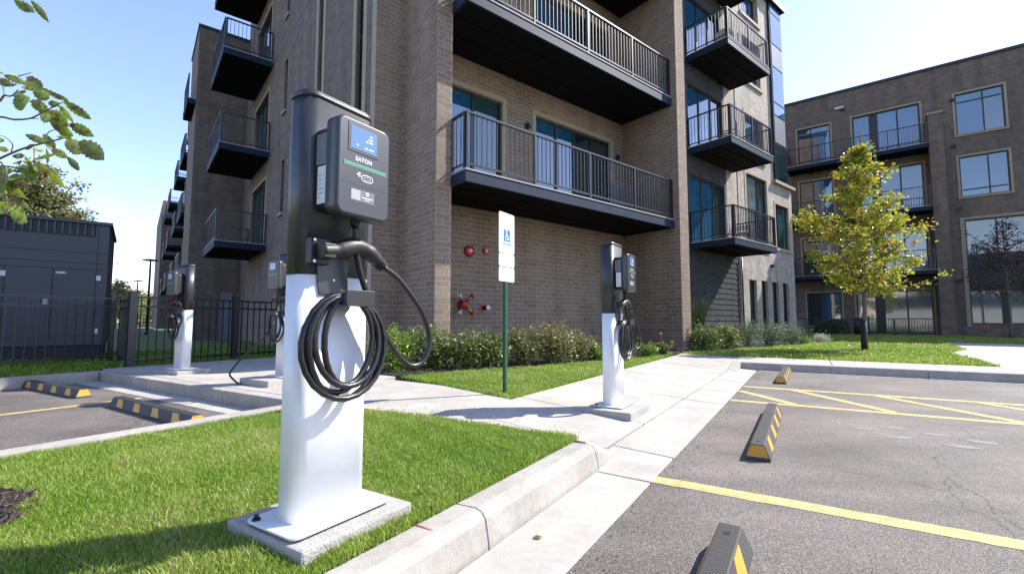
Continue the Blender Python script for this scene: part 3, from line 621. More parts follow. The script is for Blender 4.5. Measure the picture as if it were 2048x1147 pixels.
x, y = lotxy(-5.42, 3.40); c4 = charger(False, 'charging pedestal partly hidden behind the nearest one, its cable trailing', x, y, .23, LOT - pi / 2, GC, 4)
MB().tube(catmull([(.13, -.12, .6), (.22, -.2, .42), (.34, -.34, .24), (.42, -.46, .06), (.42, -.42, -.01), (.40, -.25, -.08), (.36, -.02, -.088), (.2, .1, -.085)], 6), .0115, 8).build('trailing_cable', 'rubber cable', c4)
def footing(x0, x1, y0, y1, z0, z1, lab):
    r = MB().box(x0, x1, y0, y1, z0, z1).build('concrete_footing', 'pad concrete', None, bev=.010, seg=2); r.rotation_euler = (0, 0, LOT)
    c = ((x0 + x1) / 2, (y0 + y1) / 2); r.location = W(LOT, *c); r.data.transform(Matrix.Translation((-c[0], -c[1], 0)))
    return tag(r, lab, 'concrete base')
footing(-1.745, -1.31, .893, 1.36, .0, .204, 'concrete base in the grass under the large near pedestal')
footing(-1.73, -1.28, 3.95, 4.52, -.05, .115, 'concrete base on the sunlit walk under the right pedestal')
footing(-8.12, -7.36, 3.02, 3.46, .1, .203, 'low concrete base under the farthest pedestal by the fence')
footing(-5.75, -5.15, 3.02, 3.66, .1, .223, 'concrete base at the kerb, under the half hidden pedestal')

# ================================================================ WHEEL STOPS
def wheel_stop(label, t, s, rz, L_=1.83):
    r = root('wheel_stop', label, 'wheel stop', 0, 0, 0, 0, 'rubber wheel stops in the parking stalls')
    r.location = W(LOT, t, s, .001); r.rotation_euler = (0, 0, LOT + rz); h = .1; hl = L_ / 2
    def sec(y, k=1.0): return [(-.075, y, 0), (-.075, y, .014), (-.040, y, h), (.040, y, h), (.075, y, .014), (.075, y, 0)]
    v = sec(-hl) + sec(hl); v = [(x, y * (1 - .018 * (z > .05)), z) for x, y, z in v]
    mb = MB(); mb.add(v, [(0, 1, 2, 3, 4, 5), (11, 10, 9, 8, 7, 6)] + [(i, i + 6, (i + 1) % 6 + 6, (i + 1) % 6) for i in range(6)])
    mb.build('body', 'dimpled rubber', r, bev=.004)
    e = .0022
    for sy in (-1, 1):
        y0 = sy * (hl + e - .0012); y1 = sy * (hl * (1 - .018) + e)
        mb = MB(); mb.add([(-.066, y0 - sy * .004, .022), (.066, y0 - sy * .004, .022), (.038, y1, .094), (-.038, y1, .094)], [(0, 1, 2, 3)])
        mb.add([(-.066, y0 - sy * .01, .022), (.066, y0 - sy * .01, .022), (.038, y1 - sy * .006, .094), (-.038, y1 - sy * .006, .094)], [(0, 1, 2, 3)]); mb.build('yellow_end', 'reflective yellow', r)
    for sx in (-1, 1):
        for k in range(4):
            yc = (-1.5 + k) * L_ * .235; a = sx * (.0735 + e); b_ = sx * (.0425 + e)
            mb = MB(); mb.add([(a, yc - .105, .022), (a, yc + .055, .022), (b_, yc + .105, .092), (b_, yc - .02, .092), (a - sx * .006, yc - .105, .022), (a - sx * .006, yc + .055, .022), (b_ - sx * .006, yc + .105, .092), (b_ - sx * .006, yc - .02, .092)],
                              [(0, 1, 2, 3), (4, 5, 6, 7), (0, 1, 5, 4), (1, 2, 6, 5), (2, 3, 7, 6), (3, 0, 4, 7)]); mb.build('yellow_patch', 'reflective yellow', r)
    for k in (-.88, -.3, .3, .88):
        mb = MB(); mb.disc((0, k * hl, h - .003), (0, 0, 1), .013, .0045, 14); mb.build('bolt_hole', 'black plastic', r)
    return r
wheel_stop('wheel stop at the bottom edge of the photo, close up, its diamond tread visible', -.275, 1.165, 0)
wheel_stop('wheel stop between the thick near stall line and the hatched lines', -.285, 4.36, 0)
wheel_stop('small distant wheel stop beyond the hatched lines, near the far kerb', -.30, 8.68, R(-1))
wheel_stop('wheel stop on the left lot, cut off by the grass edge in front', -5.32, 2.0, R(90 - 1))
wheel_stop('wheel stop at the far left, beyond the yellow line beside the back kerb', -8.12, 1.96, R(90 + 3))

# ================================================================ ACCESSIBLE PARKING SIGN
x, y = lotxy(-2.655, 4.10)
sg = root('parking_sign', 'green post with white accessible parking sign plates in the lawn triangle', 'sign', 0, 0); sg.location = (x, y, .14); sg.rotation_euler = (0, 0, LOT)
MB().add([(-.012, -.028, 0), (-.012, -.014, 0), (.012, -.012, 0), (.012, .012, 0), (-.012, .014, 0), (-.012, .028, 0), (-.009, .028, 0), (-.009, .017, 0), (.015, .015, 0), (.015, -.015, 0), (-.009, -.017, 0), (-.009, -.028, 0)] + [(a, b_, 1.88) for a, b_ in ((-.012, -.028), (-.012, -.014), (.012, -.012), (.012, .012), (-.012, .014), (-.012, .028), (-.009, .028), (-.009, .017), (.015, .015), (.015, -.015), (-.009, -.017), (-.009, -.028))],
         [tuple(range(12)), tuple(range(12, 24))[::-1]] + [(i, (i + 1) % 12, (i + 1) % 12 + 12, i + 12) for i in range(12)]).build('post', 'sign green', sg)
def plate(z0, z1, nm):
    mb = MB(); hy = .15; out = rrect(hy, (z1 - z0) / 2, .022); k = len(out)
    mb.add([(.016, a, (z0 + z1) / 2 + b_) for a, b_ in out] + [(.0185, a, (z0 + z1) / 2 + b_) for a, b_ in out], [tuple(range(k)), tuple(range(k, 2 * k))[::-1]] + [(i, (i + 1) % k, (i + 1) % k + k, i + k) for i in range(k)])
    o = mb.build(nm, 'sign white', sg)
    mb = MB(); ins = rrect(hy - .008, (z1 - z0) / 2 - .008, .016); inn = rrect(hy - .011, (z1 - z0) / 2 - .011, .014)
    for i in range(k):
        j = (i + 1) % k; mb.add([(.0190, a, (z0 + z1) / 2 + b_) for a, b_ in (ins[i], ins[j], inn[j], inn[i])], [(0, 1, 2, 3)])
    mb.build('border_line', 'sign green', o).data.materials[0] = mat('faded green', (.45, .6, .5), .5); return o
p1 = plate(1.475, 1.905, 'main_plate'); plate(1.330, 1.468, 'middle_plate'); plate(1.175, 1.322, 'lower_plate')
MB().box(.0186, .0196, -.062, .062, 1.60, 1.725).build('blue_panel', 'sign blue', p1)
mb = MB(); mb.disc((.0200, -.010, 1.708), (1, 0, 0), .009, .0006, 14)
for i in range(22):
    a0, a1 = R(150 + i * 12.2), R(150 + (i + 1) * 12.2); c = (-.002, 1.644)
    mb.add([(.0202, c[0] + r_ * cos(a), c[1] + r_ * sin(a)) for a, r_ in ((a0, .031), (a1, .031), (a1, .023), (a0, .023))], [(0, 1, 2, 3)])
for p, q, w in (((-.010, 1.698), (-.006, 1.655), .010), ((-.008, 1.682), (.016, 1.678), .006), ((-.006, 1.657), (.02, 1.655), .009), ((.02, 1.657), (.034, 1.626), .009), ((.034, 1.627), (.045, 1.631), .006)):
    mb.beam((.0201, *p), (.0201, *q), .0006, w)
mb.build('wheelchair_symbol', 'white print', p1)
mb = MB(); mb.box(.0186, .0194, -.075, .075, 1.565, 1.577)
mb.add([(.0194, -.095, 1.571), (.0194, -.072, 1.585), (.0194, -.072, 1.557)], [(0, 1, 2)]); mb.add([(.0194, .095, 1.571), (.0194, .072, 1.585), (.0194, .072, 1.557)], [(0, 1, 2)]); mb.build('green_arrow', 'led green', p1)
for zz in (1.88, 1.50, 1.40, 1.25): MB().disc((.0186, 0, zz), (1, 0, 0), .006, .003, 8).build('bolt', 'steel', sg)

# ================================================================ BUILDINGS
BRICKS = []          # (x, y, z, len, height, plane, dark)
def cells(a0, a1, z0, z1, ops):
    A = sorted({a0, a1, *[min(max(o[0], a0), a1) for o in ops], *[min(max(o[1], a0), a1) for o in ops]}); Z = sorted({z0, z1, *[min(max(o[2], z0), z1) for o in ops], *[min(max(o[3], z0), z1) for o in ops]})
    for i in range(len(A) - 1):
        run = None
        for j in range(len(Z) - 1):
            ca, cz = (A[i] + A[i + 1]) / 2, (Z[j] + Z[j + 1]) / 2
            hole = any(o[0] < ca < o[1] and o[2] < cz < o[3] for o in ops)
            if not hole: run = [Z[j] if run is None else run[0], Z[j + 1]]
            if (hole or j == len(Z) - 2) and run: yield A[i], A[i + 1], run[0], run[1]; run = None
def wall(parent, plane, c, a0, a1, z0, z1, ops=(), m='brick wall', th=.22, sgn=1, name='wall', geo=None, mortar='mortar'):
    """plane 'v': face at v=c looking to -v, body behind it; plane 'u': face at u=c looking to -u.  geo=(a0,a1,z0,z1): real bricks there"""
    mb = MB()
    for p0, p1, q0, q1 in cells(a0, a1, z0, z1, ops):
        if plane == 'v': mb.box(p0, p1, c, c + th * sgn, q0, q1)
        else: mb.box(c, c + th * sgn, p0, p1, q0, q1)
    o = mb.build(name, mortar if geo is True else m, parent, uv=True)
    if geo is True: lay(plane, c, a0 - (.215 if plane == 'u' else 0), a1, z0, z1, ops, sgn, o)
    return o
def lay(plane, c, a0, a1, z0, z1, ops, sgn, par, dark=False, w=.305, h=.1016, g=.0115, cut=None):
    r = 0; z = z0
    while z < z1 - .02:
        zz = min(z + h, z1); off = (w / 2 if r % 2 else 0); a = a0 - off
        while a < a1 - .005:
            segs = [(max(a, a0), min(a + w, a1))]
            for o in ops:
                if o[2] < (z + zz) / 2 < o[3]:
                    n_ = []
                    for s0, s1 in segs:
                        if s1 <= o[0] or s0 >= o[1]: n_.append((s0, s1)); continue
                        if s0 < o[0]: n_.append((s0, o[0]))
                        if s1 > o[1]: n_.append((o[1], s1))
                    segs = n_
            for s0, s1 in segs:
                if s1 - s0 > .03: BRICKS.append((plane, c, (s0 + s1) / 2, (z + zz) / 2, s1 - s0 - g, zz - z - g, sgn, dark, par))
            a += w
        z += h; r += 1
def window(parent, plane, c, a0, a1, z0, z1, cols=(), rows=(), trim=.11, rec=.10, gm='glass', sill=True, cells_m=None, name='window', fw=.055):
    """frame in the opening; mullions at the given fractions; each pane an object; stone surround proud of the wall"""
    def bx(mb, p0, p1, d0, d1, q0, q1):
        return mb.box(p0, p1, c + d0, c + d1, q0, q1) if plane == 'v' else mb.box(c + d0, c + d1, p0, p1, q0, q1)
    mb = MB(); e = .001
    bx(mb, a0 + e, a0 + fw, rec - .03, rec + .05, z0 + e, z1 - e); bx(mb, a1 - fw, a1 - e, rec - .03, rec + .05, z0 + e, z1 - e)
    bx(mb, a0 + fw, a1 - fw, rec - .03, rec + .05, z0 + e, z0 + fw); bx(mb, a0 + fw, a1 - fw, rec - .03, rec + .05, z1 - fw, z1 - e)
    xs = [a0 + fw] + [a0 + (a1 - a0) * f for f in cols] + [a1 - fw]
    for f in cols: x = a0 + (a1 - a0) * f; bx(mb, x - fw / 2, x + fw / 2, rec - .028, rec + .05, z0 + fw, z1 - fw)
    rws = rows if (rows and isinstance(rows[0], (list, tuple))) else [rows] * (len(xs) - 1)
    for i in range(len(xs) - 1):
        for f in rws[i]: z = z0 + (z1 - z0) * f; bx(mb, xs[i] + fw * .5, xs[i + 1] - fw * .5, rec - .025, rec + .05, z - fw / 2, z + fw / 2)
    fr = mb.build(name, 'window frame', parent)
    k = 0
    for i in range(len(xs) - 1):
        zs = [z0 + fw] + [z0 + (z1 - z0) * f for f in rws[i]] + [z1 - fw]
        for j in range(len(zs) - 1):
            g = gm if not cells_m else cells_m.get((i, j), gm); t = random.uniform(-.004, .004)
            mb = MB(); d = rec + .012
            if plane == 'v': mb.hexa([(xs[i], c + d + t, zs[j]), (xs[i + 1], c + d - t, zs[j]), (xs[i], c + d + .02, zs[j]), (xs[i + 1], c + d + .02, zs[j]), (xs[i], c + d + t * .6, zs[j + 1]), (xs[i + 1], c + d - t, zs[j + 1]), (xs[i], c + d + .02, zs[j + 1]), (xs[i + 1], c + d + .02, zs[j + 1])])
            else: bx(mb, xs[i], xs[i + 1], d, d + .02, zs[j], zs[j + 1])
            mb.build('pane', g, fr); k += 1
    if trim:
        mb = MB(); pr = -.018
        bx(mb, a0 - trim, a0 - .001, pr, .06, z0, z1); bx(mb, a1 + .001, a1 + trim, pr, .06, z0, z1); bx(mb, a0 - trim, a1 + trim, pr, .06, z1 + .001, z1 + trim)
        if sill: bx(mb, a0 - trim - .02, a1 + trim + .02, pr - .045, .06, z0 - trim, z0 - .001)
        mb.build('surround', 'stone trim', fr)
    return fr
UNIT = {}
def unit_box(m):
    if m not in UNIT: UNIT[m] = MB().box(-.5, .5, -.5, .5, -.5, .5).mesh('bar', m)
    return UNIT[m]
def railing(par, p, q, z, h=1.07, single=False, m='black metal', posts=None, name='railing', sp=.115, skip_end=False, bw=.016):
    """top and bottom rail, posts and balusters between plan points p and q"""
    px, py = p; qx, qy = q; L_ = math.hypot(qx - px, qy - py); dx, dy = (qx - px) / L_, (qy - py) / L_
    n = posts or max(1, round(L_ / 1.65)); mb = MB()
    P = lambda a, zz: (px + dx * a, py + dy * a, zz)
    mb.beam(P(0, z + h - .02), P(L_, z + h - .02), .05, .04); mb.beam(P(0, z + .10), P(L_, z + .10), .03, .035)
    for i in range(n + 1):
        a = min(max(L_ * i / n, .02), L_ - .02); mb.beam(P(a, z), P(a, z + h - .04), .045, .045)
    o = mb.build(name, m, par); k = int(L_ / sp); mb = MB()
    for i in range(1, k):
        a = L_ * i / k
        if min(abs(a - L_ * j / n) for j in range(n + 1)) < .035: continue
        if single: inst('baluster', unit_box(m), par, P(a, z + .10 + (h - .14) / 2), (0, 0, math.atan2(dy, dx)), (bw, bw, h - .16))
        else: mb.beam(P(a, z + .12), P(a, z + h - .04), bw, bw)
    if not single: mb.build('balusters', m, par, kind='stuff')
    return o
def balcony(par, u0, u1, v0, v1, zb, front, sides, single=False, hgt=.235, joist='u'):
    """deck with steel edge, boards and joists; front/sides are railing segments"""
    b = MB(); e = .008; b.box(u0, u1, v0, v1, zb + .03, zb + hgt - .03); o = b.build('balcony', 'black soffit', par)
    mb = MB(); w = .05
    mb.box(u0 - e, u1 + e, v0 - e, v0 + w, zb, zb + hgt - .034) if front != 'u' else mb.box(u0 - e, u0 + w, v0 - e, v1, zb, zb + hgt - .034)
    if front != 'u': mb.box(u0 - e, u0 + w, v0 + w, v1, zb, zb + hgt - .034); mb.box(u1 - w, u1 + e, v0 + w, v1, zb, zb + hgt - .034)
    else: mb.box(u0 + w, u1, v0 - e, v0 + w, zb, zb + hgt - .034); mb.box(u0 + w, u1, v1 - w, v1 + e, zb, zb + hgt - .034)
    mb.build('edge_beam', 'blue steel', o)
    mb = MB()
    if front != 'u':
        n = max(2, int((v1 - v0) / .42))
        for i in range(1, n): v = v0 + (v1 - v0) * i / n; mb.box(u0 + w, u1 - w, v - .03, v + .03, zb - .0, zb + .03)
    else:
        n = max(2, int((u1 - u0) / .42))
        for i in range(1, n): u = u0 + (u1 - u0) * i / n; mb.box(u - .03, u + .03, v0 + w, v1 - w, zb, zb + .03)
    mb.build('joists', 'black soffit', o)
    MB().box(u0 - e - .012, u1 + e, v0 - e - .012, v1 - .002, zb + hgt - .029, zb + hgt).build('deck_boards', 'deck edge', o)
    for p, q in sides: railing(o, p, q, zb + hgt, single=single, name='railing')
    return o

bld = root('apartment_building', 'near brown brick apartment block with stacked black balconies in the middle', 'building', 3.5, 8.5, 0, BLD)
US, VB, VP, VR, VF, V2, UL = 11.08, 6.76, 7.25, 8.45, 6.6, 8.6, 3.48
UP0, UP1 = 4.11, 4.435
LV = [3.375, 6.745, 10.11, 13.48]; TOP = 17.2
# recess back wall: lower blank brick, upper with two sliding doors per floor
ops = []
for z in LV[:3]: ops += [(5.0, 6.56, z + .235, z + 2.72), (7.63, 10.56, z + .235, z + 2.72)]
w_low = wall(bld, 'v', VR, UP1, US, .1, 6.745, [o for o in ops if o[2] < 6], geo=True)
wall(bld, 'v', VR, UP1, US, 6.745, 14, [o for o in ops if o[2] > 6], m='brick wall')
for o_ in ops:
    big = o_[1] - o_[0] > 2
    window(bld, 'v', VR, *o_, cols=(.27, .5, .74) if big else (.5,), rows=(), gm='glass', name='sliding_door', sill=False, trim=.12, cells_m={(0, 0): 'sky tint glass', (1, 0): 'sky tint glass'} if big else {(0, 0): 'sky tint glass', (1, 0): 'teal glass'})
# recess side wall (looks to -u), right pillar front, right pillar flank
wall(bld, 'u', US, VF + .22, VR + .2, .1, 10.11, geo=True, th=.42)
wall(bld, 'u', US, VF + .22, VR + .2, 10.11, TOP, th=.42)
wall(bld, 'v', VF, US, US + .42, .1, 10.11, geo=True); wall(bld, 'v', VF, US, US + .42, 10.11, TOP)
# left pier: front and flank, inner face, and the return wall beside it
wall(bld, 'v', VP, UP0, UP1, .1, 8.1, geo=True); wall(bld, 'v', VP, UP0, UP1, 8.1, TOP)
wall(bld, 'u', UP0, VP + .22, V2 + .1, .1, 8.1, geo=True, th=.325); wall(bld, 'u', UP0, VP + .22, V2 + .1, 8.1, TOP, th=.325)
wall(bld, 'v', V2, UL, UP0, .1, 8.1, geo=True); wall(bld, 'v', V2, UL, UP0, 8.1, TOP)
for c_ in ((UP0 + .012, V2 - .004), (US - .004, VR - .012)): MB().box(c_[0] - .012, c_[0] + .004, c_[1] - .008, c_[1] + .006, .2, 13).build('expansion_joint', 'stone trim', bld)
MB().box(US - .02, US + .44, VF - .02, VF + .2, .1, .22).build('plinth_stone', 'stone trim', bld)
# left flank (looks to -u): strip windows, small windows, balcony doors
lops = [(9.27, 9.68, .9, 16.2), (12.12, 12.52, 2.2, 16.2)]
small = [(15.86, 16.24, z, z + 1.75) for z in (.9, 4.35, 7.72, 11.0)]
drs = [(18.55, 21.1, z + .235, z + 2.7) for z in LV[:3] + [13.48]]
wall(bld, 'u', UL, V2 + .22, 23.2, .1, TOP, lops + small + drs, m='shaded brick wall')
for o_ in lops: window(bld, 'u', UL, *o_, rows=tuple(i / 9 for i in range(1, 9)), trim=.2, gm='glass', fw=.04, sill=False)
for o_ in small: window(bld, 'u', UL, *o_, trim=0, gm='glass', fw=.035); MB().box(UL - .07, UL + .05, o_[0] - .05, o_[1] + .05, o_[2] - .09, o_[2] - .002).build('sill', 'stone trim', bld)
for o_ in drs: window(bld, 'u', UL, *o_, cols=(.33, .66), trim=.1, gm='teal glass', name='sliding_door', sill=False)
MB().box(UL - .004, UL, 8.9, 18, 6.94, 6.955).build('joint', 'window frame', bld); MB().box(UL - .004, UL, 8.9, 18, 10.1, 10.115).build('joint', 'window frame', bld)
MB().box(UL - .14, UL - .001, 11.3, 11.5, 5.85, 6.1).build('wall_lamp', 'black plastic', bld, bev=.02)
# stepped blocks of the left wing
wall(bld, 'v', 23.2, 1.58, UL, .1, 13.5, [(2.75, 3.25, .1, 2.2)], m='shaded brick wall'); wall(bld, 'u', 1.58, 23.42, 26.6, .1, 13.5, m='shaded brick wall')
MB().box(2.75, 3.25, 23.25, 23.3, .1, 2.2).build('door', 'door paint', bld)
MB().box(1.54, UL, 23.16, 26.7, 13.5, 13.62).build('coping', 'dark roof trim', bld)
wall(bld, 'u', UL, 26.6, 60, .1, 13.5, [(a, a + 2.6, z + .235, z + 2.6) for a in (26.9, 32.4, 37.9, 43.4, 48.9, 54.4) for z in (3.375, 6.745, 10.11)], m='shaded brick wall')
for a in (26.9, 32.4, 37.9, 43.4, 48.9, 54.4):
    for z in (3.375, 6.745, 10.11): window(bld, 'u', UL, a, a + 2.6, z + .235, z + 2.6, cols=(.5,), trim=0, gm='glass', name='sliding_door')
wall(bld, 'v', 60, 1.7, UL, .1, 13.5, m='shaded brick wall'); wall(bld, 'u', 1.7, 60.2, 78, .1, 13.5, m='shaded brick wall')
# annex: dark brick bay behind its balconies, pale wall at the right
UA = US + .42
aops = [(14.94, 17.45, z + .235, z + 2.68) for z in LV]
dk = MB()
for p0, p1, q0, q1 in cells(UA, 18.47, .1, 3.6, []): dk.box(p0, p1, VR + .02, VR + .3, q0, q1)
dko = dk.build('dark_brick_wall', 'dark mortar', bld)
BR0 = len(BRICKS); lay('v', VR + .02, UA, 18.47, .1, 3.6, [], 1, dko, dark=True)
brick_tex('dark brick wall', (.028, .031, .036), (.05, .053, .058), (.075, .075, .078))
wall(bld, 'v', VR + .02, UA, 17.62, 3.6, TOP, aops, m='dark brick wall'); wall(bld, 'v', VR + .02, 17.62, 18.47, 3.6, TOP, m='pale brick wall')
for o_ in aops: window(bld, 'v', VR + .02, *o_, cols=(.36, .7), trim=0, gm='sky tint glass', cells_m={(2, 0): 'glass'}, name='sliding_door', sill=False)
MB().tube([(18.50, VR - .06, .15), (18.50, VR - .06, 3.4)], .035, 8).build('downspout', 'black metal', bld)
pops = [(19.22, 19.9, .3, 2.58), (20.36, 20.97, .3, 2.6), (21.42, 22.1, .3, 2.6), (22.53, 23.2, .3, 2.6), (19.25, 21.2, 4.0, 7.0), (22.05, 23.5, 4.15, 6.15), (19.35, 21.0, 7.75, 9.6), (19.35, 21.0, 11.05, 13.0), (19.35, 21.0, 14.0, 15.2)]
wall(bld, 'v', VR, 18.53, 23.95, .1, 7.2, [o for o in pops if o[3] < 7.2], m='pale brick wall')
wall(bld, 'v', VR, 18.53, 22.0, 7.2, 15.6, [o for o in pops if o[3] > 7.2], m='pale brick wall')
wall(bld, 'u', 23.95, VR + .22, 22, .1, 7.2, m='shaded brick wall', sgn=-1); wall(bld, 'u', 23.35, VR + .22, 22, 7.2, 15.6, m='shaded brick wall', sgn=-1)
for i, o_ in enumerate(pops):
    if i < 4: window(bld, 'v', VR, *o_, trim=0, gm='glass', rec=.14)
    elif i == 4: window(bld, 'v', VR, *o_, cols=(.62,), rows=((.52,), ()), trim=.14, gm='curtain glass', cells_m={(1, 0): 'glass'})
    elif i == 5: window(bld, 'v', VR, *o_, cols=(.3,), trim=.13, gm='teal glass')
    else: window(bld, 'v', VR, *o_, cols=(.7,), rows=(.25,), trim=.13, gm='sky tint glass', rec=.2)
# glazed corner bay with metal spandrels
bay = MB().box(22.02, 23.33, VR - .1, VR + 1.2, 7.2, 15.6).build('corner_bay', 'window frame', bld)
mat('spandrel', (.20, .21, .23), .4, var=.05)
for z0, z1, g in ((7.3, 8.9, 'glass'), (8.98, 10.2, 'spandrel'), (10.28, 10.8, 'tower glass'), (10.88, 12.5, 'tower glass'), (12.58, 13.6, 'spandrel'), (13.68, 15.1, 'tower glass'), (15.16, 15.5, 'tower glass')):
    MB().box(22.1, 23.27, VR - .115, VR - .09, z0, z1).build('pane' if 'glass' in g else 'spandrel_panel', g, bay)
    MB().box(23.31, 23.345, VR - .04, VR + 1.1, z0, z1).build('pane' if 'glass' in g else 'spandrel_panel', g, bay)
MB().box(21.85, 24.08, VR - .16, VR + 1.4, 7.06, 7.19).build('ledge', 'stone trim', bld); MB().box(18.45, 23.5, VR - .25, VR + 6, 15.6, 15.85).build('roof_eave', 'dark roof trim', bld)
MB().box(UL, 23.4, VR + .6, 22, TOP, TOP + .1).build('roof', 'dark roof trim', bld)
MB().box(UL + .25, 23.3, 21.8, 22.1, .1, 13).build('rear_wall', 'shaded brick wall', bld, uv=True)
# balconies
for i, z in enumerate(LV[:3]):
    balcony(bld, UP1 - .005, US - .012, VB, VR - .01, z, 'v', [((UP1 + .02, VB + .03), (US - .04, VB + .03)), ((UP1 + .02, VB + .06), (UP1 + .02, VP + .0))], single=(i < 2))
for i, z in enumerate(LV):
    balcony(bld, 14.86, 18.1, 6.93, VR + .01, z, 'v', [((14.89, 6.96), (18.07, 6.96)), ((14.89, 6.99), (14.89, VR)), ((18.07, 6.99), (18.07, VR))], single=(i < 2))
    balcony(bld, 1.93, UL - .01, 18.12, 21.5, z, 'u', [((1.96, 18.15), (1.96, 21.47)), ((1.99, 18.15), (UL - .02, 18.15)), ((1.99, 21.47), (UL - .02, 21.47))], single=(i < 1))
for a in (26.0, 31.2, 36.8, 45.2, 52.0):
    for z in (3.375, 6.745, 10.11): balcony(bld, 1.68, UL - .01, a, a + 3.2, z, 'u', [((1.71, a + .03), (1.71, a + 3.17)), ((1.74, a + .03), (UL - .02, a + .03)), ((1.74, a + 3.17), (UL - .02, a + 3.17))])
balcony(bld, 1.28, 1.57, 23.35, 25.6, 10.11, 'u', [((1.31, 23.38), (1.31, 25.57))])
for u, z in ((7.34, 5.72), (10.86, 5.72), (7.34, 9.1)):
    o = MB(); o.disc((u, VR - .008, z), (0, -1, 0), .075, .05, 18); o.disc((u, VR - .05, z), (0, -1, 0), .05, .03, 14); o.build('wall_light', 'blue steel', bld)
for u, z in ((21.3, 3.35),): MB().box(u, u + .2, VR - .12, VR - .001, z - .12, z).build('vent_hood', 'black plastic', bld, bev=.02)

# lay the bricks: the 300 that show largest are objects, the rest one joined part
def brick_world(b):
    pl, c, a, z, w_, h_, sgn, dark, par = b; x, y = (a, c) if pl == 'v' else (c, a); return W(BLD, x, y, z)
def score(b):
    p = brick_world(b); d = math.hypot(p.x, p.y); pl = b[0]; vx, vy = p.x / d, p.y / d
    n = W(BLD, 0, 1) if pl == 'v' else W(BLD, 1, 0); vis = abs(vx * n.x + vy * n.y)
    if b[3] < .75 or b[3] > 6.6 or b[7]: return 0
    if pl == 'v' and abs(b[1] - VR) < .01 and b[3] > 3.3: return 0
    return (vis * b[4] * b[5]) / (d * d + (b[3] - .9) ** 2)
order = sorted(range(len(BRICKS)), key=lambda i: -score(BRICKS[i])); single = set(order[:300])
CACHE = {}
def brick_mesh(pl, w_, h_, dark):
    k = (pl, round(w_, 2), round(h_, 3), dark)
    if k not in CACHE:
        t = .0035 if not dark else .004; mb = MB()
        if pl == 'v': mb.box(-w_ / 2, w_ / 2, -.006, .02, -h_ / 2, h_ / 2)
        else: mb.box(-.006, .02, -w_ / 2, w_ / 2, -h_ / 2, h_ / 2)
        CACHE[k] = mb.mesh('brick', 'dark brick' if dark else 'brick')
    return CACHE[k]
vs = {False: ([], [], []), True: ([], [], [])}
FQ = np.array([(0, 2, 3, 1), (4, 5, 7, 6), (0, 1, 5, 4), (2, 6, 7, 3), (0, 4, 6, 2), (1, 3, 7, 5)])
for i, bk in enumerate(BRICKS):
    pl, c, a, z, w_, h_, sgn, dark, par = bk; pr = random.uniform(.0010, .0026) + ((.014 if int(round(z / .1016)) % 2 else 0) if dark else 0)
    if i in single:
        inst('brick', brick_mesh(pl, w_, h_, dark), par, (a, c + .006 - pr, z) if pl == 'v' else (c + .006 - pr, a, z)); continue
    V_, F_, R_ = vs[dark]; n = len(V_) * 8
    if pl == 'v': x0, x1, y0, y1 = a - w_ / 2, a + w_ / 2, c - pr, c + .02
    else: x0, x1, y0, y1 = c - pr, c + .02, a - w_ / 2, a + w_ / 2
    V_.append([(x, y, zz) for zz in (z - h_ / 2, z + h_ / 2) for y in (y0, y1) for x in (x0, x1)]); F_.append(FQ + n); R_.append([random.random()] * 6)
for dark in (False, True):
    V_, F_, R_ = vs[dark]; og = ORG[bld.name]
    V_ = np.array(V_).reshape(-1, 3) - np.array(og); F_ = np.concatenate(F_); R_ = np.array(R_).ravel()
    o = bpy.data.objects.new('brickwork', np_mesh('brickwork', V_, F_, 'dark brick' if dark else 'brick', R_)); link(o, dko if dark else bld); o['kind'] = 'stuff'
    bm = bmesh.new(); bm.from_mesh(o.data); bmesh.ops.recalc_face_normals(bm, faces=bm.faces); bm.to_mesh(o.data); bm.free()

# ---- fixtures on the recess wall
def at_wall(name, label, cat, u, z, off=.009): r = root(name, label, cat, u, VR - off, z, BLD); return r
r = at_wall('fire_bell', 'round red fire alarm bell high on the brick wall', 'alarm bell', 5.63, 2.43)
mb = MB(); mb.tube([(5.63, VR - .009, 2.43), (5.63, VR - .05, 2.43), (5.63, VR - .07, 2.43), (5.63, VR - .085, 2.43)], [.125, .125, .10, .05], 24); mb.build('gong', 'red paint', r)
MB().box(5.595, 5.665, VR - .095, VR - .08, 2.405, 2.46).build('centre_label', 'white label', r)
r = at_wall('fire_strobe', 'small square red fire strobe right of the round bell', 'alarm strobe', 6.07, 2.48)
MB().box(6.01, 6.13, VR - .065, VR - .009, 2.41, 2.55).build('housing', 'red paint', r, bev=.006); MB().box(6.05, 6.09, VR - .08, VR - .064, 2.45, 2.50).build('lens', 'white label', r, bev=.004)
r = at_wall('fire_connection', 'red and brass four-way fire department connection low on the brick wall', 'fire hydrant valve', 5.44, 1.25)
MB().tube([(5.44, VR - .009, 1.25), (5.44, VR - .10, 1.25)], [.10, .09], 20).build('body', 'red paint', r); MB().ball((5.44, VR - .13, 1.25), .09, 8, (1, .8, 1)).build('dome', 'red paint', r)
for dx, dz in ((-.13, .15), (.13, .15), (-.13, -.15), (.13, -.15)):
    i_ = MB().tube([(5.44 + dx * .35, VR - .11, 1.25 + dz * .35), (5.44 + dx * 1.15, VR - .19, 1.25 + dz * 1.15)], [.036, .042], 12).build('inlet', 'brass', r)
    MB().tube([(5.44 + dx * 1.15, VR - .19, 1.25 + dz * 1.15), (5.44 + dx * 1.4, VR - .215, 1.25 + dz * 1.4)], .052, 12).build('cap', 'red paint' if dx > 0 else 'white label', i_)
    MB().beam((5.44 + dx * 1.3, VR - .21, 1.25 + dz * 1.3 - .06), (5.44 + dx * 1.3, VR - .21, 1.25 + dz * 1.3 + .06), .02, .02).build('lug', 'red paint', i_)
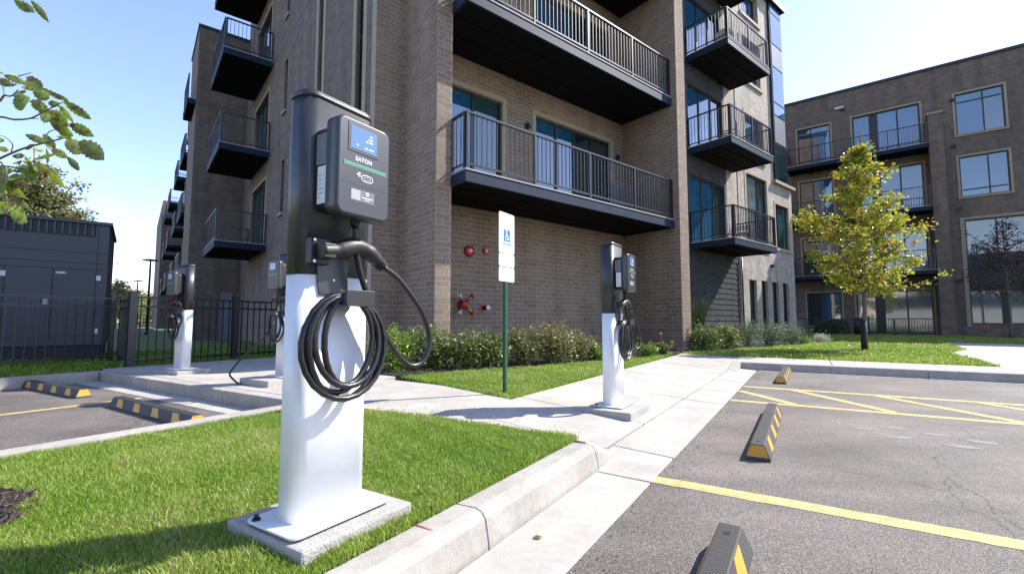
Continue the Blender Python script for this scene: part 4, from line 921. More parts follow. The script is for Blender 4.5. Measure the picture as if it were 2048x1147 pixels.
r = at_wall('fire_valve', 'single red wall valve with a steel nozzle right of the four-way connection', 'fire hydrant valve', 6.05, 1.2)
MB().tube([(6.05, VR - .009, 1.2), (6.05, VR - .03, 1.2)], .085, 18).build('flange', 'red paint', r); MB().tube([(6.05, VR - .03, 1.2), (6.05, VR - .14, 1.2)], .05, 14).build('nozzle', 'black plastic', r)
MB().tube([(6.05, VR - .14, 1.2), (6.05, VR - .17, 1.2)], .052, 14).build('cap', 'white label', r)

# ---- second building
bd = root('apartment_building', 'far right four storey brick block with blue reflecting windows, in shade', 'building', 0, 33.8, 0, DB)
K = 33.8; KD = 32.4
dop = []
Z = [(.15, 2.62), (3.6, 6.05), (7.15, 9.65), (10.6, 13.05)]
for i, (z0, z1) in enumerate(Z):
    if i == 0: dop += [(-3.9, -2.15, .62, 2.62, 'w'), (-1.45, 1.9, .18, 2.62, 'd')]
    else: dop += [(-4.02, -2.3, z0 + (.1 if i == 3 else .1), z1 - .05, 'w'), (-1.2, 1.84, z0, z1, 'd')]
dop += [(3.27, 5.1, 10.8, 13.05, 'r3'), (3.27, 5.1, 7.45, 9.6, 'r2'), (3.32, 5.9, .75, 2.5, 'r0'), (3.32, 5.9, 4.35, 6.2, 'r1')]
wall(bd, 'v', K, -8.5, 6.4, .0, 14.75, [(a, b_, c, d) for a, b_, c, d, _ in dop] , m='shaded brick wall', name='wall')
for a, b_, z0, z1, k in dop:
    if k == 'w': window(bd, 'v', K, a, b_, z0, z1, cols=(.42,), rows=((.82,), (.82,)) if z0 > 10 else (), trim=.09, gm='sky tint glass', cells_m={(0, 0): 'glass'})
    elif k == 'd': window(bd, 'v', K, a, b_, z0, z1, cols=(.27, .38, .68), trim=.09, fw=.075, gm='sky tint glass' if z0 > 3 else 'curtain glass', cells_m={(1, 0): 'window frame'}, name='sliding_door', sill=False)
    elif k == 'r3': window(bd, 'v', K, a, b_, z0, z1, cols=(.58,), rows=((.80,), (.80,)), trim=.10, gm='sky tint glass', cells_m={(1, 0): 'glass'})
    elif k == 'r2': window(bd, 'v', K, a, b_, z0, z1, cols=(.6,), rows=((.18,), (.18,)), trim=.10, gm='sky tint glass')
    elif k == 'r1': window(bd, 'v', K, a, b_, z0, z1, cols=(.45,), trim=0, gm='teal glass', sill=False)
    else: window(bd, 'v', K, a, b_, z0, z1, cols=(.45, .55), trim=0, gm='curtain glass', cells_m={(1, 0): 'window frame'})
MB().box(3.33, 5.89, K - .02, K + .05, 2.52, 4.33).build('spandrel_panel', 'dark roof trim', bd)
mb = MB(); mb.box(3.14, 3.31, K - .03, K + .05, .6, 6.35); mb.box(3.31, 6.1, K - .03, K + .05, 6.22, 6.35); mb.build('surround', 'stone trim', bd)
MB().box(2.05, 2.62, KD - .1, K - .001, .0, 11.75).build('pillar', 'shaded brick wall', bd, uv=True)
MB().box(2.0, 2.67, KD - .15, K - .002, 11.751, 11.85).build('coping', 'stone trim', bd)
MB().box(-8.6, 5.85, K - .08, K + .4, 14.751, 14.9).build('coping', 'dark roof trim', bd)
MB().box(5.85, 6.4, K - .08, K + .4, 14.751, 14.9).build('coping', 'dark roof trim', bd)
MB().box(-8.5, 6.4, K + .3, K + 14, .0, 14.6).build('main_volume', 'shaded brick wall', bd, uv=True)
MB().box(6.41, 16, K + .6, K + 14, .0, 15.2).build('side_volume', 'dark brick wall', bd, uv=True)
for z in LV[:3]:
    balcony(bd, -4.5, 2.04, KD, K - .02, z - .02, 'v', [((-4.47, KD + .03), (2.0, KD + .03)), ((-4.47, KD + .06), (-4.47, K - .03))])
railing(bd, (-4.5, KD), (.2, KD), .05, 1.0, name='patio_railing'); railing(bd, (.2, KD), (2.04, KD), .05, 1.0, name='patio_railing')
railing(bd, (-8, K + .2), (-4.9, K + .2), 14.8, .7, name='roof_railing')
for x_, z_ in ((2.2 + .9, 12.7), (3.0, 10.15), (3.05, 6.75), (-3.4, 10.0), (2.0, 9.4), (2.9, 2.95), (-1.7, 13.6)): MB().box(x_, x_ + .2, K - .1, K - .001, z_, z_ + .16).build('vent_hood', 'black plastic', bd)
MB().box(-2.0, -1.55, K - .12, K - .002, 13.75, 13.87).build('wall_light', 'white label', bd)
MB().box(-4.45, -3.95, KD + .3, KD + .8, .1, 1.05).build('ac_cabinet', 'pad concrete', bd)

# ---- things by the second building
x0, y0 = (W(DB, -1.25, 31.6).x, W(DB, -1.25, 31.6).y)
r = root('litter_bin', 'dark litter bin with a pale bag at the far block, right of the maple trunk', 'bin', 0, 0); r.location = (x0, y0, .14)
MB().tube([(0, 0, 0), (0, 0, .85)], [.27, .30], 18).build('body', 'bin', r); MB().tube([(0, 0, .85), (0, 0, .93)], [.31, .27], 18).build('lid', 'bin', r); MB().ball((.12, -.1, .98), .16, 7, (1.2, .9, .6)).build('bag', 'bag', r)
r = root('bench', 'dark low bench in front of the far block ground floor window', 'bench', 0, 0); w_ = W(DB, -2.6, 31.7); r.location = (w_.x, w_.y, .14); r.rotation_euler = (0, 0, DB)
MB().box(-.8, .8, -.22, .22, .40, .45).build('seat', 'bin', r); MB().box(-.8, .8, .18, .23, .5, .85).build('backrest', 'bin', r)
for a in (-.7, .7): MB().box(a - .03, a + .03, -.2, .2, 0, .4).build('leg', 'bin', r)

# ================================================================ GENERATOR AND FENCES
gn = root('generator_enclosure', 'dark blue grey metal generator enclosure behind the black fence', 'generator', -.49, 12.62, .1, BLD)
MB().box(-4.4, -.49, 12.62, 15.2, .42, 2.86).build('housing', 'gen paint', gn, bev=.01)
MB().box(-4.36, -.53, 12.66, 15.1, .1, .42).build('base', 'gen dark', gn); MB().box(-4.44, -.45, 12.56, 15.25, 2.861, 2.92).build('roof', 'gen paint', gn)
V = 12.62
lv = MB().box(-4.3, -.70, V - .006, V + .0, 2.60, 2.85).build('louvre_recess', 'gen dark', gn)
for i in range(30): MB().box(-.74 - i * .11 - .03, -.74 - i * .11, V - .03, V - .007, 2.61, 2.85).build('louvre_blade', 'gen paint', lv)
for z in (2.27, 2.06, 1.93): MB().box(-4.4, -.49, V - .004, V - .0005, z, z + .012).build('seam', 'gen dark', gn)
for u in (-.66, -1.285, -1.93, -2.6, -3.3): MB().box(u - .005, u + .006, V - .004, V - .0004, .44, 1.93 if u < -.7 else 2.84).build('seam', 'gen dark', gn)
for u0, u1, z0, z1 in ((-1.27, -.68, .60, 1.90), (-1.91, -1.30, .60, 1.90), (-2.58, -1.95, .6, 1.9)):
    MB().box(u0, u1, V - .012, V - .001, z0, z1).build('door', 'gen paint', gn, bev=.003)
MB().ball((-1.17, V - .02, 1.845), .075, 8, (1.15, .3, .34)).build('door_lamp', 'white label', gn)
for u, z in ((-.62, 1.77), (-.615, .70), (-1.95, 1.79)): MB().box(u - .035, u + .035, V - .02, V - .013, z - .05, z + .05).build('hinge_plate', 'white label', gn)
o = MB().box(-1.40, -1.33, V - .03, V - .012, 1.22, 1.33).build('handle', 'silver print', gn, bev=.004); MB().tube([(-1.43, V - .02, 1.29), (-1.43, V - .05, 1.29)], .016, 8).build('lock', 'black plastic', gn)
def fence(label, pts, h, z0, post=.07, group='black metal fences by the generator', sp=.125, cap=True):
    r = root('metal_fence', label, 'fence', pts[0][0], pts[0][1], z0, LOT, group)
    for i, (a, b_) in enumerate(zip(pts[:-1], pts[1:])):
        px, py = a; qx, qy = b_; L_ = math.hypot(qx - px, qy - py); dx, dy = (qx - px) / L_, (qy - py) / L_; P = lambda t, z: (px + dx * t, py + dy * t, z)
        for zz in (.12, h - .17, h - .02): MB().beam(P(0, z0 + zz), P(L_, z0 + zz), .028, .032).build('rail', 'black metal', r)
        k = int(L_ / sp)
        for j in range(1, k): inst('picket', unit_box('black metal'), r, P(L_ * j / k, z0 + .06 + (h - .08) / 2), (0, 0, math.atan2(dy, dx)), (.017, .017, h - .08))
    for (px, py) in pts:
        inst('post', unit_box('black metal'), r, (px, py, z0 + (h + .05) / 2), (0, 0, 0), (post, post, h + .05))
        inst('post_cap', unit_box('black metal'), r, (px, py, z0 + h + .06), (0, 0, 0), (post + .02, post + .02, .02))
    return r
fence('black metal fence section in front of the generator enclosure', [(-10.95, 3.38), (-10.85, 1.6), (-10.75, -.2), (-10.65, -2)], 1.22, .12)
fence('black metal fence behind the farthest charging pedestal, running along the walk', [(-9.46, 3.18), (-9.69, 4.96), (-9.9, 6.8), (-10.1, 8.6)], 1.20, .12, post=.10)
fence('short black fence piece joining the two thick posts', [(-10.9, 3.5), (-9.55, 3.25)], 1.18, .12, post=.05)
fence('farther black metal fence seen through the gap beyond the generator', [(-13.5, 9.0), (-11.5, 9.6), (-9.5, 10.2)], 1.2, .12)
sheet('path', 'concrete', LOT, [([(-26, 13.5), (-10.5, 17.0), (-10.5, 18.4), (-26, 15.2)], .13), ([(-10.6, 10.6), (-9.3, 10.9), (-8.6, 26), (-9.9, 26)], .125)])
def lamp(label, x, y, h):
    r = root('street_lamp', label, 'street lamp', 0, 0, group='post-top lamps beyond the generator'); r.location = (x, y, 0)
    MB().tube([(0, 0, 0), (0, 0, h - .5), (0, 0, h)], [.075, .06, .045], 10).build('pole', 'black metal', r)
    MB().tube([(0, 0, h), (0, 0, h + .05), (0, 0, h + .12)], [.42, .45, .1], 20).build('lamp_head', 'black metal', r); MB().tube([(0, 0, .0), (0, 0, .35)], .12, 10).build('base', 'black metal', r)
lamp('tallest and nearest flat headed lamp beyond the generator', -24.35, 31, 4.95)
lamp('middle flat headed lamp beyond the generator, lower in view', -38.1, 47, 4.95)
lamp('smallest flat headed lamp, only its head above the fence', -51.6, 64, 4.95)

# ================================================================ PLANTS
def leaves_mesh(name, P, size, m, rnd=None, aspect=.55, droop=.3, updir=None, star=False, flat=.5):
    P = np.asarray(P); n = len(P); sz = size * rng.uniform(.55, 1.35, n)
    d = rng.normal(0, 1, (n, 3)); d[:, 2] = d[:, 2] * flat - droop
    if updir is not None: d = d * .8 + updir
    d /= np.linalg.norm(d, axis=1, keepdims=True); q = rng.normal(0, 1, (n, 3)); s = np.cross(d, q); s /= np.linalg.norm(s, axis=1, keepdims=True); nn = np.cross(d, s)
    L_ = d * sz[:, None]; Wd = s * (sz * aspect)[:, None] / 2; fold = nn * (sz * .12)[:, None]
    if star:
        V = np.stack([P, P + L_ * .35 + Wd * 1.0 + fold, P + L_ * .55 + Wd * .45, P + L_ * .9 + Wd * .75 + fold, P + L_, P + L_ * .9 - Wd * .75 + fold, P + L_ * .55 - Wd * .45, P + L_ * .35 - Wd * 1.0 + fold], 1)
        T = np.array([[0, 1, 2], [0, 2, 4], [2, 3, 4], [0, 4, 6], [4, 5, 6], [0, 6, 7]])
    else:
        V = np.stack([P, P + L_ * .5 + Wd + fold, P + L_, P + L_ * .5 - Wd + fold], 1); T = np.array([[0, 1, 2], [0, 2, 3]])
    k = V.shape[1]; F = (np.arange(n)[:, None, None] * k + T[None]).reshape(-1, 3)
    rr = rng.uniform(0, 1, n) if rnd is None else rnd
    return np_mesh(name, V.reshape(-1, 3), F, m, np.repeat(np.clip(rr, 0, 1), len(T)))
def shrub(label, x, y, z, h, rad, m, n=1500, size=.045, stems=14, name='shrub', cat='shrub', group=None, splay=.9, straight=False, aspect=.5):
    r = root(name, label, cat, 0, 0, group=group); r.location = (x, y, z); P = []; up = []; mb = MB(); rr = []
    for s in range(stems):
        a = random.uniform(0, 2 * pi); k = random.random() ** .6; ex = cos(a) * rad * k; ey = sin(a) * rad * k * .85; eh = h * random.uniform(.62, 1.05) * (1 - .35 * k * k)
        bx, by = ex * .35, ey * .35; pts = [(bx * .4, by * .4, 0), (bx, by, eh * .35), ((bx + ex) / 2 * splay, (by + ey) / 2 * splay, eh * .7), (ex * splay, ey * splay, eh)]
        cp = catmull(pts, 4); mb.tube(cp, [.006 * (1 - .6 * i / len(cp)) for i in range(len(cp))], 4, cap=False)
        tone = random.gauss(0, .12)
        for i in range(n // stems):
            q = random.random() ** .75 * (len(cp) - 1); i0 = int(q); f = q - i0; c = cp[i0].lerp(cp[min(i0 + 1, len(cp) - 1)], f); sp = (.16 if not straight else .05) * rad / .5 * (1.15 - .7 * q / len(cp))
            if q < 1.5: continue
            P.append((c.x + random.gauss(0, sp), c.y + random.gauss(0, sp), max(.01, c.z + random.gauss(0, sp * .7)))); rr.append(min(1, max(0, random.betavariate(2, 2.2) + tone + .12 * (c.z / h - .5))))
    mb.build('stems', 'twig', r)
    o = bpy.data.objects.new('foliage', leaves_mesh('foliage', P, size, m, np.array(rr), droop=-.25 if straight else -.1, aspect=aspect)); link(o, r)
    return r
def L2(t, s): w = W(LOT, t, s); return w.x, w.y
GS = 'shrubs in the mulch bed along the brick wall'
def px2(px, Y): return (px - 1024) / 926.43 * Y
# bed shrubs, left to right along the wall
for i, (px, Y, h, rd, m, lab, n) in enumerate((
    (792, 7.0, .50, .42, 'bright shrub leaf', 'bright green bushy shrub at the left end of the bed, behind the loose cable', 2600),
    (868, 7.35, .52, .42, 'shrub leaf', 'leafy shrub in front of the brick pier', 2400),
    (936, 7.3, .48, .40, 'shrub leaf', 'low shrub under the four-way fire connection', 2200),
    (978, 7.5, .44, .34, 'shrub leaf', 'small shrub just left of the green sign post', 1800),
    (1046, 7.9, .50, .36, 'reddish shrub leaf', 'reddish shrub just right of the green sign post', 2000),
    (1108, 8.2, .56, .42, 'reddish shrub leaf', 'tallest reddish shrub midway between sign post and right pedestal', 2600),
    (1152, 8.6, .44, .34, 'reddish shrub leaf', 'smaller reddish shrub left of the dry grasses', 1700))):
    shrub(lab, px2(px, Y), Y, .165, h * 1.3, rd * 1.1, m, n=int(n * 1.3), size=.055, stems=24, group=GS)
for px, Y, h, rd, m, lab in ((1192, 8.7, .30, .28, 'bright shrub leaf', 'low yellow green plant left of the right pedestal column'), (1290, 9.6, .32, .34, 'bright shrub leaf', 'low daylily clump right of the right pedestal'), (1325, 10.3, .26, .26, 'shrub leaf', 'low plant by the end of the bed near the pillar')):
    shrub(lab, px2(px, Y), Y, .165, h, rd, m, n=700, size=.09, stems=16, name='plant', cat='plant', aspect=.18, straight=True, group='low plants at the right end of the bed')
def blooms(label, pts, par_h, m='yellow bloom'):
    x, y, z = pts[0]; r = root('flower', label, 'flower', 0, 0); r.location = (x, y, .165); mb = MB(); mb.tube([(0, 0, 0), (.01, 0, z - .165)], .004, 5); mb.build('stem', 'twig', r)
    mb = MB()
    for k in range(9): a = k * 2 * pi / 9; mb.add([(0, 0, z - .165), (.045 * cos(a - .3), .045 * sin(a - .3), z - .155), (.06 * cos(a), .06 * sin(a), z - .15), (.045 * cos(a + .3), .045 * sin(a + .3), z - .155)], [(0, 1, 2, 3)])
    mb.ball((0, 0, z - .158), .022, 5); o = mb.build('bloom', m, r)
blooms('larger yellow flower right of the right pedestal coil', [(px2(1278, 9.2), 9.2, .56)], 0); blooms('small yellow flower at the right end of the bed', [(px2(1342, 10.6), 10.6, .42)], 0); blooms('tiny yellow flower against the recess side wall', [(px2(1320, 10.9), 10.9, .60)], 0)
def dry_grass(label, x, y, z, h, n, spread, m='straw', name='ornamental_grass'):
    r = root(name, label, 'grass clump', 0, 0); r.location = (x, y, z); mb = MB()
    for i in range(n):
        a = random.uniform(0, 2 * pi); k = random.uniform(.2, 1) * spread; hh = h * random.uniform(.6, 1); p = catmull([(0, 0, 0), (cos(a) * k * .3, sin(a) * k * .3, hh * .6), (cos(a) * k * .75, sin(a) * k * .75, hh), (cos(a) * k * 1.2, sin(a) * k * 1.2, hh * .85)], 3)
        mb.tube(p, [.004 * (1 - .7 * j / len(p)) for j in range(len(p))], 3, cap=False)
    mb.build('blades', m, r); return r
dry_grass('thin dry grass stalks beside the right pedestal', px2(1176, 8.9), 8.9, .165, .5, 26, .35); dry_grass('second tuft of dry stalks behind the right pedestal', px2(1225, 9.0), 9.0, .165, .48, 22, .3)
# annex hedge
def hedge_pt(px, Y): return px2(px, Y), Y
for px, Y, h, rd, m, lab, n in ((1405, 12.2, .62, .55, 'shrub leaf', 'variegated shrub right beside the lit pillar', 2600), (1445, 12.9, .66, .58, 'shrub leaf', 'variegated shrub second from the lit pillar', 2400),
    (1490, 13.6, .74, .6, 'grey green leaf', 'grey green feathery shrub below the downspout', 2400), (1535, 14.4, .78, .62, 'grey green leaf', 'grey green shrub under the narrow windows', 2400),
    (1578, 15.2, .74, .6, 'grey green leaf', 'grey green shrub at the right end of the hedge', 2200)):
    shrub(lab, px2(px, Y), Y, .15, h, rd, m, n=n, size=.07, stems=26, name='shrub', group='shrubs in the hedge below the annex', aspect=.28 if 'grey' in m else .5)
w_ = (px2(1400, 14.0), 14.0); dry_grass('tall green arching grass behind the hedge against the dark brick', w_[0], w_[1], .15, 1.55, 160, .55, 'lawn base')
shrub('small white flowering plant at the shade edge of the far lawn', px2(1640, 16.2), 16.2, .14, .32, .38, 'white bloom', n=900, size=.05, stems=16, name='plant', cat='plant')
shrub('pale low plant right of the grey green hedge', px2(1604, 15.2), 15.2, .14, .26, .28, 'bright shrub leaf', n=600, size=.05, stems=12, name='plant', cat='plant')
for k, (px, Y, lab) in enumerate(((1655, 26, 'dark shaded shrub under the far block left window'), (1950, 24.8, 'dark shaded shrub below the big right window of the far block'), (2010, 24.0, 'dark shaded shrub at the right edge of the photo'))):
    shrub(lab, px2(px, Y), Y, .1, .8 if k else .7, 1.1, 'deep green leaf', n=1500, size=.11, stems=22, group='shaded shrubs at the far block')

def tree(label, x, y, z, h, trunk_h, env, m, n_leaf, size, trunk_r, seed, name='tree', limbs=26, wrap=False, star=True, extra=(), lean=(0, 0), tone=0, gap=.5, tw=1.0):
    """env(f) -> crown radius at height fraction f (0 crown base .. 1 top)"""
    rs = random.Random(seed); r = root(name, label, 'tree', 0, 0); r.location = (x, y, z); mb = MB(); P = []; rr = []
    def tr(f): return Vector((lean[0] * f + .03 * sin(f * 6) * h * .12, lean[1] * f, h * f))
    tk = [tr(i / 12) for i in range(13)]; mb.tube(tk, [trunk_r * (1.25 if i == 0 else 1 - .85 * i / 12) for i in range(13)], 8); mb.build('trunk', 'bark', r); br = MB()
    tips = []
    for i in range(limbs):
        f0 = (trunk_h / h) + (1 - trunk_h / h) * (i + rs.random() * .5) / limbs * .9; fc = (f0 * h - trunk_h) / (h - trunk_h); b0 = tr(f0); a = i * 2.399 + rs.uniform(-.4, .4)
        rad = env(min(1, fc + .12)) * rs.uniform(.5, 1.18); rise = rad * rs.uniform(.35, .8)
        e = b0 + Vector((cos(a) * rad, sin(a) * rad, rise)); m1 = b0.lerp(e, .5) + Vector((0, 0, -.08 * rad + rs.uniform(-.05, .05))); c = catmull([b0, m1, e], 5)
        br.tube(c, [max(.004, trunk_r * .38 * (1 - .8 * j / len(c))) for j in range(len(c))], 5, cap=False); tips.append((c, rad))
    for pts in extra: c = catmull(pts, 5); br.tube(c, [.012 * (1 - .7 * j / len(c)) for j in range(len(c))], 5, cap=False); tips.append((c, .5))
    subs = []
    for c, rad in tips:
        for k in range(max(5, int(rad * 9 * tw))):
            q = rs.uniform(.25, 1) * (len(c) - 1); p = c[int(q)]; a = rs.uniform(0, 2 * pi); l = rad * rs.uniform(.14, .38); e = p + Vector((cos(a) * l, sin(a) * l, rs.uniform(-.3, .8) * l)); br.tube([p, p.lerp(e, .5) + Vector((0, 0, .02)), e], [.005, .004, .002], 4, cap=False); subs.append((p, e))
        subs.append((c[-2], c[-1]))
    br.build('branches', 'bark', r)
    per = max(1, n_leaf // len(subs))
    for p, e in subs:
        t0 = rs.gauss(0, .12) + tone
        for k in range(int(per * rs.uniform(.4, 1.6))):
            f = rs.uniform(.15, 1.08); c = p.lerp(e, f); sp = size * 1.1; P.append((c.x + rs.gauss(0, sp), c.y + rs.gauss(0, sp), c.z + rs.gauss(0, sp * .8)))
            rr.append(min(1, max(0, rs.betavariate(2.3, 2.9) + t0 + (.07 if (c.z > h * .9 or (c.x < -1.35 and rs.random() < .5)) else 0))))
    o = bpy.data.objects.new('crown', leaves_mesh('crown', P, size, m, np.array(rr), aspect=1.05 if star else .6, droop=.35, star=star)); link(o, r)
    return r
def env_maple(f): return max(.1, [.9, 1.2, 1.5, 1.55, 1.3, 1.02, .78, .5, .2][min(8, int(f * 8.99))] * .86)
mp = tree('young maple with yellow green leaves on the sunlit far lawn', 9.1, 12.04, .15, 5.85, 1.3, env_maple, 'maple leaf', 10500, .072, .062, 5, name='maple_tree', limbs=46, extra=[[(0, 0, 1.3), (.8, 0, 1.55), (1.6, -.05, 1.7), (2.15, -.1, 2.0)]], tone=.0, lean=(.22, 0))
MB().tube([(0, 0, 0), (0, 0, .3), (.015, 0, .78)], [.075, .068, .066], 10).build('trunk_wrap', 'trunk wrap', mp); MB().tube([(.01, 0, .47), (.012, 0, .5)], .085, 10).build('tie', 'black plastic', mp)
MB().box(-.10, -.06, -.08, -.07, .95, 1.12).build('tag', 'white label', mp)
chips('mulch', 0, [(9.1 + .5 * cos(a * pi / 10), 12.04 + .5 * sin(a * pi / 10)) for a in range(20)], .152, 900, 'dark mulch ring round the young maple trunk', .03)
sheet('planting_bed', 'soil', 0, [([(9.1 + .5 * cos(a * pi / 10), 12.04 + .5 * sin(a * pi / 10)) for a in range(20)], .153)], -.1)
tree('dark red leaved tree at the right edge before the far block', 22.1, 20.6, .1, 5.6, 1.7, lambda f: 1.7 * max(.12, sin(pi * min(1, .25 + .72 * f))), 'dark red leaf', 2600, .10, .06, 11, name='tree', limbs=34, star=False)
tree('large pale green tree behind the generator roof', -30.3, 29, -.05, 11.6, 3.0, lambda f: 3.3 * max(.15, sin(pi * min(1, .2 + .75 * f))), 'far leaf', 20000, .21, .2, 12, limbs=46, star=False, tw=.6)
tree('pale green tree at the left edge behind the generator', -36.5, 31, -.05, 9.0, 2.5, lambda f: 3.4 * max(.15, sin(pi * min(1, .2 + .75 * f))), 'far leaf', 9000, .24, .2, 13, limbs=38, star=False, tw=.6)
for k, (px, Y, h, lab) in enumerate(((232, 60, 6.4, 'round distant tree just right of the generator'), (262, 70, 6.0, 'distant low tree between generator and lamp posts'), (300, 75, 5.4, 'distant tree behind the tallest lamp post'), (200, 66, 5.0, 'distant tree hidden partly by the generator corner'))):
    tree(lab, px2(px, Y), Y, -.05, h, 1.0, lambda f: 2.6 * max(.2, sin(pi * min(1, .25 + .7 * f))), 'far leaf', 2600, .34, .15, 30 + k, limbs=22, star=False, tw=.4)
for k in range(6):
    X = -84 + k * 9; shrub(('leftmost distant', 'second distant', 'third distant', 'fourth distant', 'fifth distant', 'last distant')[k] + ' yellow green bush in the row far beyond the fence', X, 84 + k * .8, -.05, 3.4, 5.0, 'far leaf', n=1500, size=.6, stems=16, group='distant bushes beyond the fence')
shrub('dark shaded shrub behind the fence at the left wing wall', -5.6, 12.4, .12, .9, .7, 'deep green leaf', n=1400, size=.07, stems=20, group='shaded shrubs behind the fence')
shrub('dark shaded shrub behind the fence, beside the half hidden pedestal', -4.6, 11.2, .12, .8, .6, 'deep green leaf', n=1400, size=.07, stems=20, group='shaded shrubs behind the fence')
# trees and a pale house behind the camera, seen only mirrored in the windows
for k, (X, Y, h) in enumerate(((-30, -26, 10), (-19, -33, 11), (-8, -36, 10), (4, -36, 11))):
    tree(('leftmost', 'second', 'third', 'rightmost')[k] + ' broad green tree standing behind the viewpoint', X, Y, -.05, h, 2.0, lambda f: 4.2 * max(.2, sin(pi * min(1, .2 + .7 * f))), 'far leaf', 5000, .5, .22, 50 + k, limbs=26, star=False, tw=.3).__setitem__('group', 'trees behind the viewpoint')
hs = root('house', 'pale low house standing behind the viewpoint', 'house', 0, 0); hs.location = (-14, -30, 0); hs.rotation_euler = (0, 0, R(-30))
MB().box(-8, 8, -3, 3, 0, 3.2).build('wall', 'pale house', hs)
mb = MB(); mb.add([(-8.4, -3.4, 3.2), (8.4, -3.4, 3.2), (8.4, 3.4, 3.2), (-8.4, 3.4, 3.2), (-8.4, 0, 5), (8.4, 0, 5)], [(0, 1, 5, 4), (3, 4, 5, 2), (0, 4, 3), (1, 2, 5), (0, 3, 2, 1)]); mb.build('roof', 'dark roof trim', hs)

# ---- near branch with large leaves at the left edge
LEAVES=[ (-1.765,1.552,1.751,-1.684,1.546,1.72,0),(-1.811,1.581,1.734,-1.754,1.58,1.733,0),(-1.772,1.638,1.795,-1.686,1.593,1.721,0),(-1.65,1.503,1.682,-1.613,1.52,1.683,0),(-1.721,1.557,1.689,-1.665,1.526,1.616,1),(-1.897,1.719,1.762,-1.837,1.707,1.743,0),(-1.804,1.684,1.727,-1.747,1.672,1.682,1),(-1.755,1.641,1.743,-1.659,1.603,1.693,0),(-1.693,1.64,1.731,-1.646,1.659,1.715,1),(-1.615,1.615,1.691,-1.526,1.624,1.629,0),(-1.705,1.648,1.704,-1.623,1.603,1.67,0),(-1.691,1.667,1.702,-1.626,1.664,1.636,0),(-1.645,1.566,1.614,-1.564,1.519,1.579,0),(-1.743,1.69,1.687,-1.658,1.678,1.628,1),(-1.63,1.658,1.624,-1.561,1.678,1.587,1),(-1.701,1.657,1.641,-1.683,1.681,1.6,0),(-1.585,1.587,1.58,-1.56,1.601,1.556,0),(-1.612,1.598,1.549,-1.602,1.623,1.56,0),(-1.679,1.693,1.571,-1.567,1.651,1.516,1),(-1.465,1.53,1.509,-1.356,1.497,1.436,1),(-1.846,1.712,1.605,-1.758,1.697,1.57,0),(-1.67,1.638,1.519,-1.587,1.612,1.482,0),(-1.584,1.612,1.482,-1.523,1.592,1.43,0),(-1.741,1.577,1.472,-1.697,1.574,1.474,0),(-1.798,1.629,1.463,-1.781,1.651,1.482,0),(-1.776,1.65,1.499,-1.773,1.674,1.46,1),(-1.785,1.688,1.496,-1.748,1.718,1.454,1),(-1.758,1.648,1.448,-1.686,1.611,1.414,0),(-1.792,1.689,1.541,-1.784,1.717,1.545,1),(-1.833,1.699,1.545,-1.794,1.695,1.56,0),(-1.893,1.657,1.454,-1.791,1.624,1.435,0),(-1.875,1.683,1.412,-1.828,1.679,1.394,1),(-1.773,1.563,1.394,-1.696,1.518,1.359,0),(-1.919,1.688,1.344,-1.894,1.717,1.323,0),(-1.676,1.519,1.279,-1.641,1.534,1.268,0),(-1.747,1.59,1.276,-1.648,1.552,1.236,0),(-1.776,1.565,1.285,-1.745,1.576,1.273,0),(-1.875,1.692,1.356,-1.8,1.646,1.327,0),(-1.867,1.635,1.433,-1.77,1.589,1.381,0),(-1.904,1.658,1.568,-1.844,1.635,1.551,0),(-1.961,1.694,1.849,-1.967,1.722,1.851,0),(-1.804,1.6,2.061,-1.713,1.58,2.002,0) ]
TWIGS=[ [(-1.877,1.62,1.624),(-1.791,1.62,1.623),(-1.738,1.62,1.627),(-1.702,1.62,1.644),(-1.635,1.62,1.682)],[(-1.738,1.62,1.627),(-1.703,1.62,1.627)],[(-1.863,1.62,1.461),(-1.833,1.62,1.48),(-1.756,1.62,1.515),(-1.678,1.62,1.537),(-1.634,1.62,1.548),(-1.6,1.62,1.559)],[(-1.862,1.62,1.444),(-1.734,1.62,1.442)],[(-1.79,1.62,1.785),(-1.743,1.62,1.799)],[(-1.87,1.62,1.679),(-1.85,1.62,1.693),(-1.836,1.62,1.713),(-1.819,1.62,1.71),(-1.804,1.62,1.715),(-1.786,1.62,1.735)],[(-1.844,1.62,1.746),(-1.836,1.62,1.715)],[(-1.679,1.62,1.548),(-1.667,1.62,1.575),(-1.647,1.62,1.586),(-1.629,1.62,1.602)],[(-1.795,1.62,1.504),(-1.792,1.62,1.531),(-1.823,1.62,1.559),(-1.856,1.62,1.569)],[(-1.82,1.62,1.39),(-1.8,1.62,1.331),(-1.787,1.62,1.304)],[(-1.864,1.62,1.466),(-1.809,1.62,1.442),(-1.815,1.62,1.396),(-1.797,1.62,1.326)],[(-1.702,1.62,1.644),(-1.671,1.62,1.657),(-1.622,1.62,1.641)],[(-1.635,1.62,1.682),(-1.614,1.62,1.69)],[(-1.678,1.62,1.537),(-1.652,1.62,1.512),(-1.589,1.62,1.482)],[(-1.634,1.62,1.548),(-1.606,1.62,1.569),(-1.593,1.62,1.608)],[(-1.714,1.62,1.515),(-1.711,1.62,1.488),(-1.713,1.62,1.471)] ]
nt_ = root('tree', 'near tree reaching in from the left edge with large serrated yellow green leaves', 'tree', -2.3, 1.75, .15)
ORG[nt_.name] = (-2.3, 1.75, .15)
MB().tube([(-2.3, 1.75, .1), (-2.29, 1.74, .9), (-2.32, 1.76, 1.7), (-2.3, 1.8, 2.6)], [.05, .042, .035, .025], 10).build('trunk', 'bark', nt_)
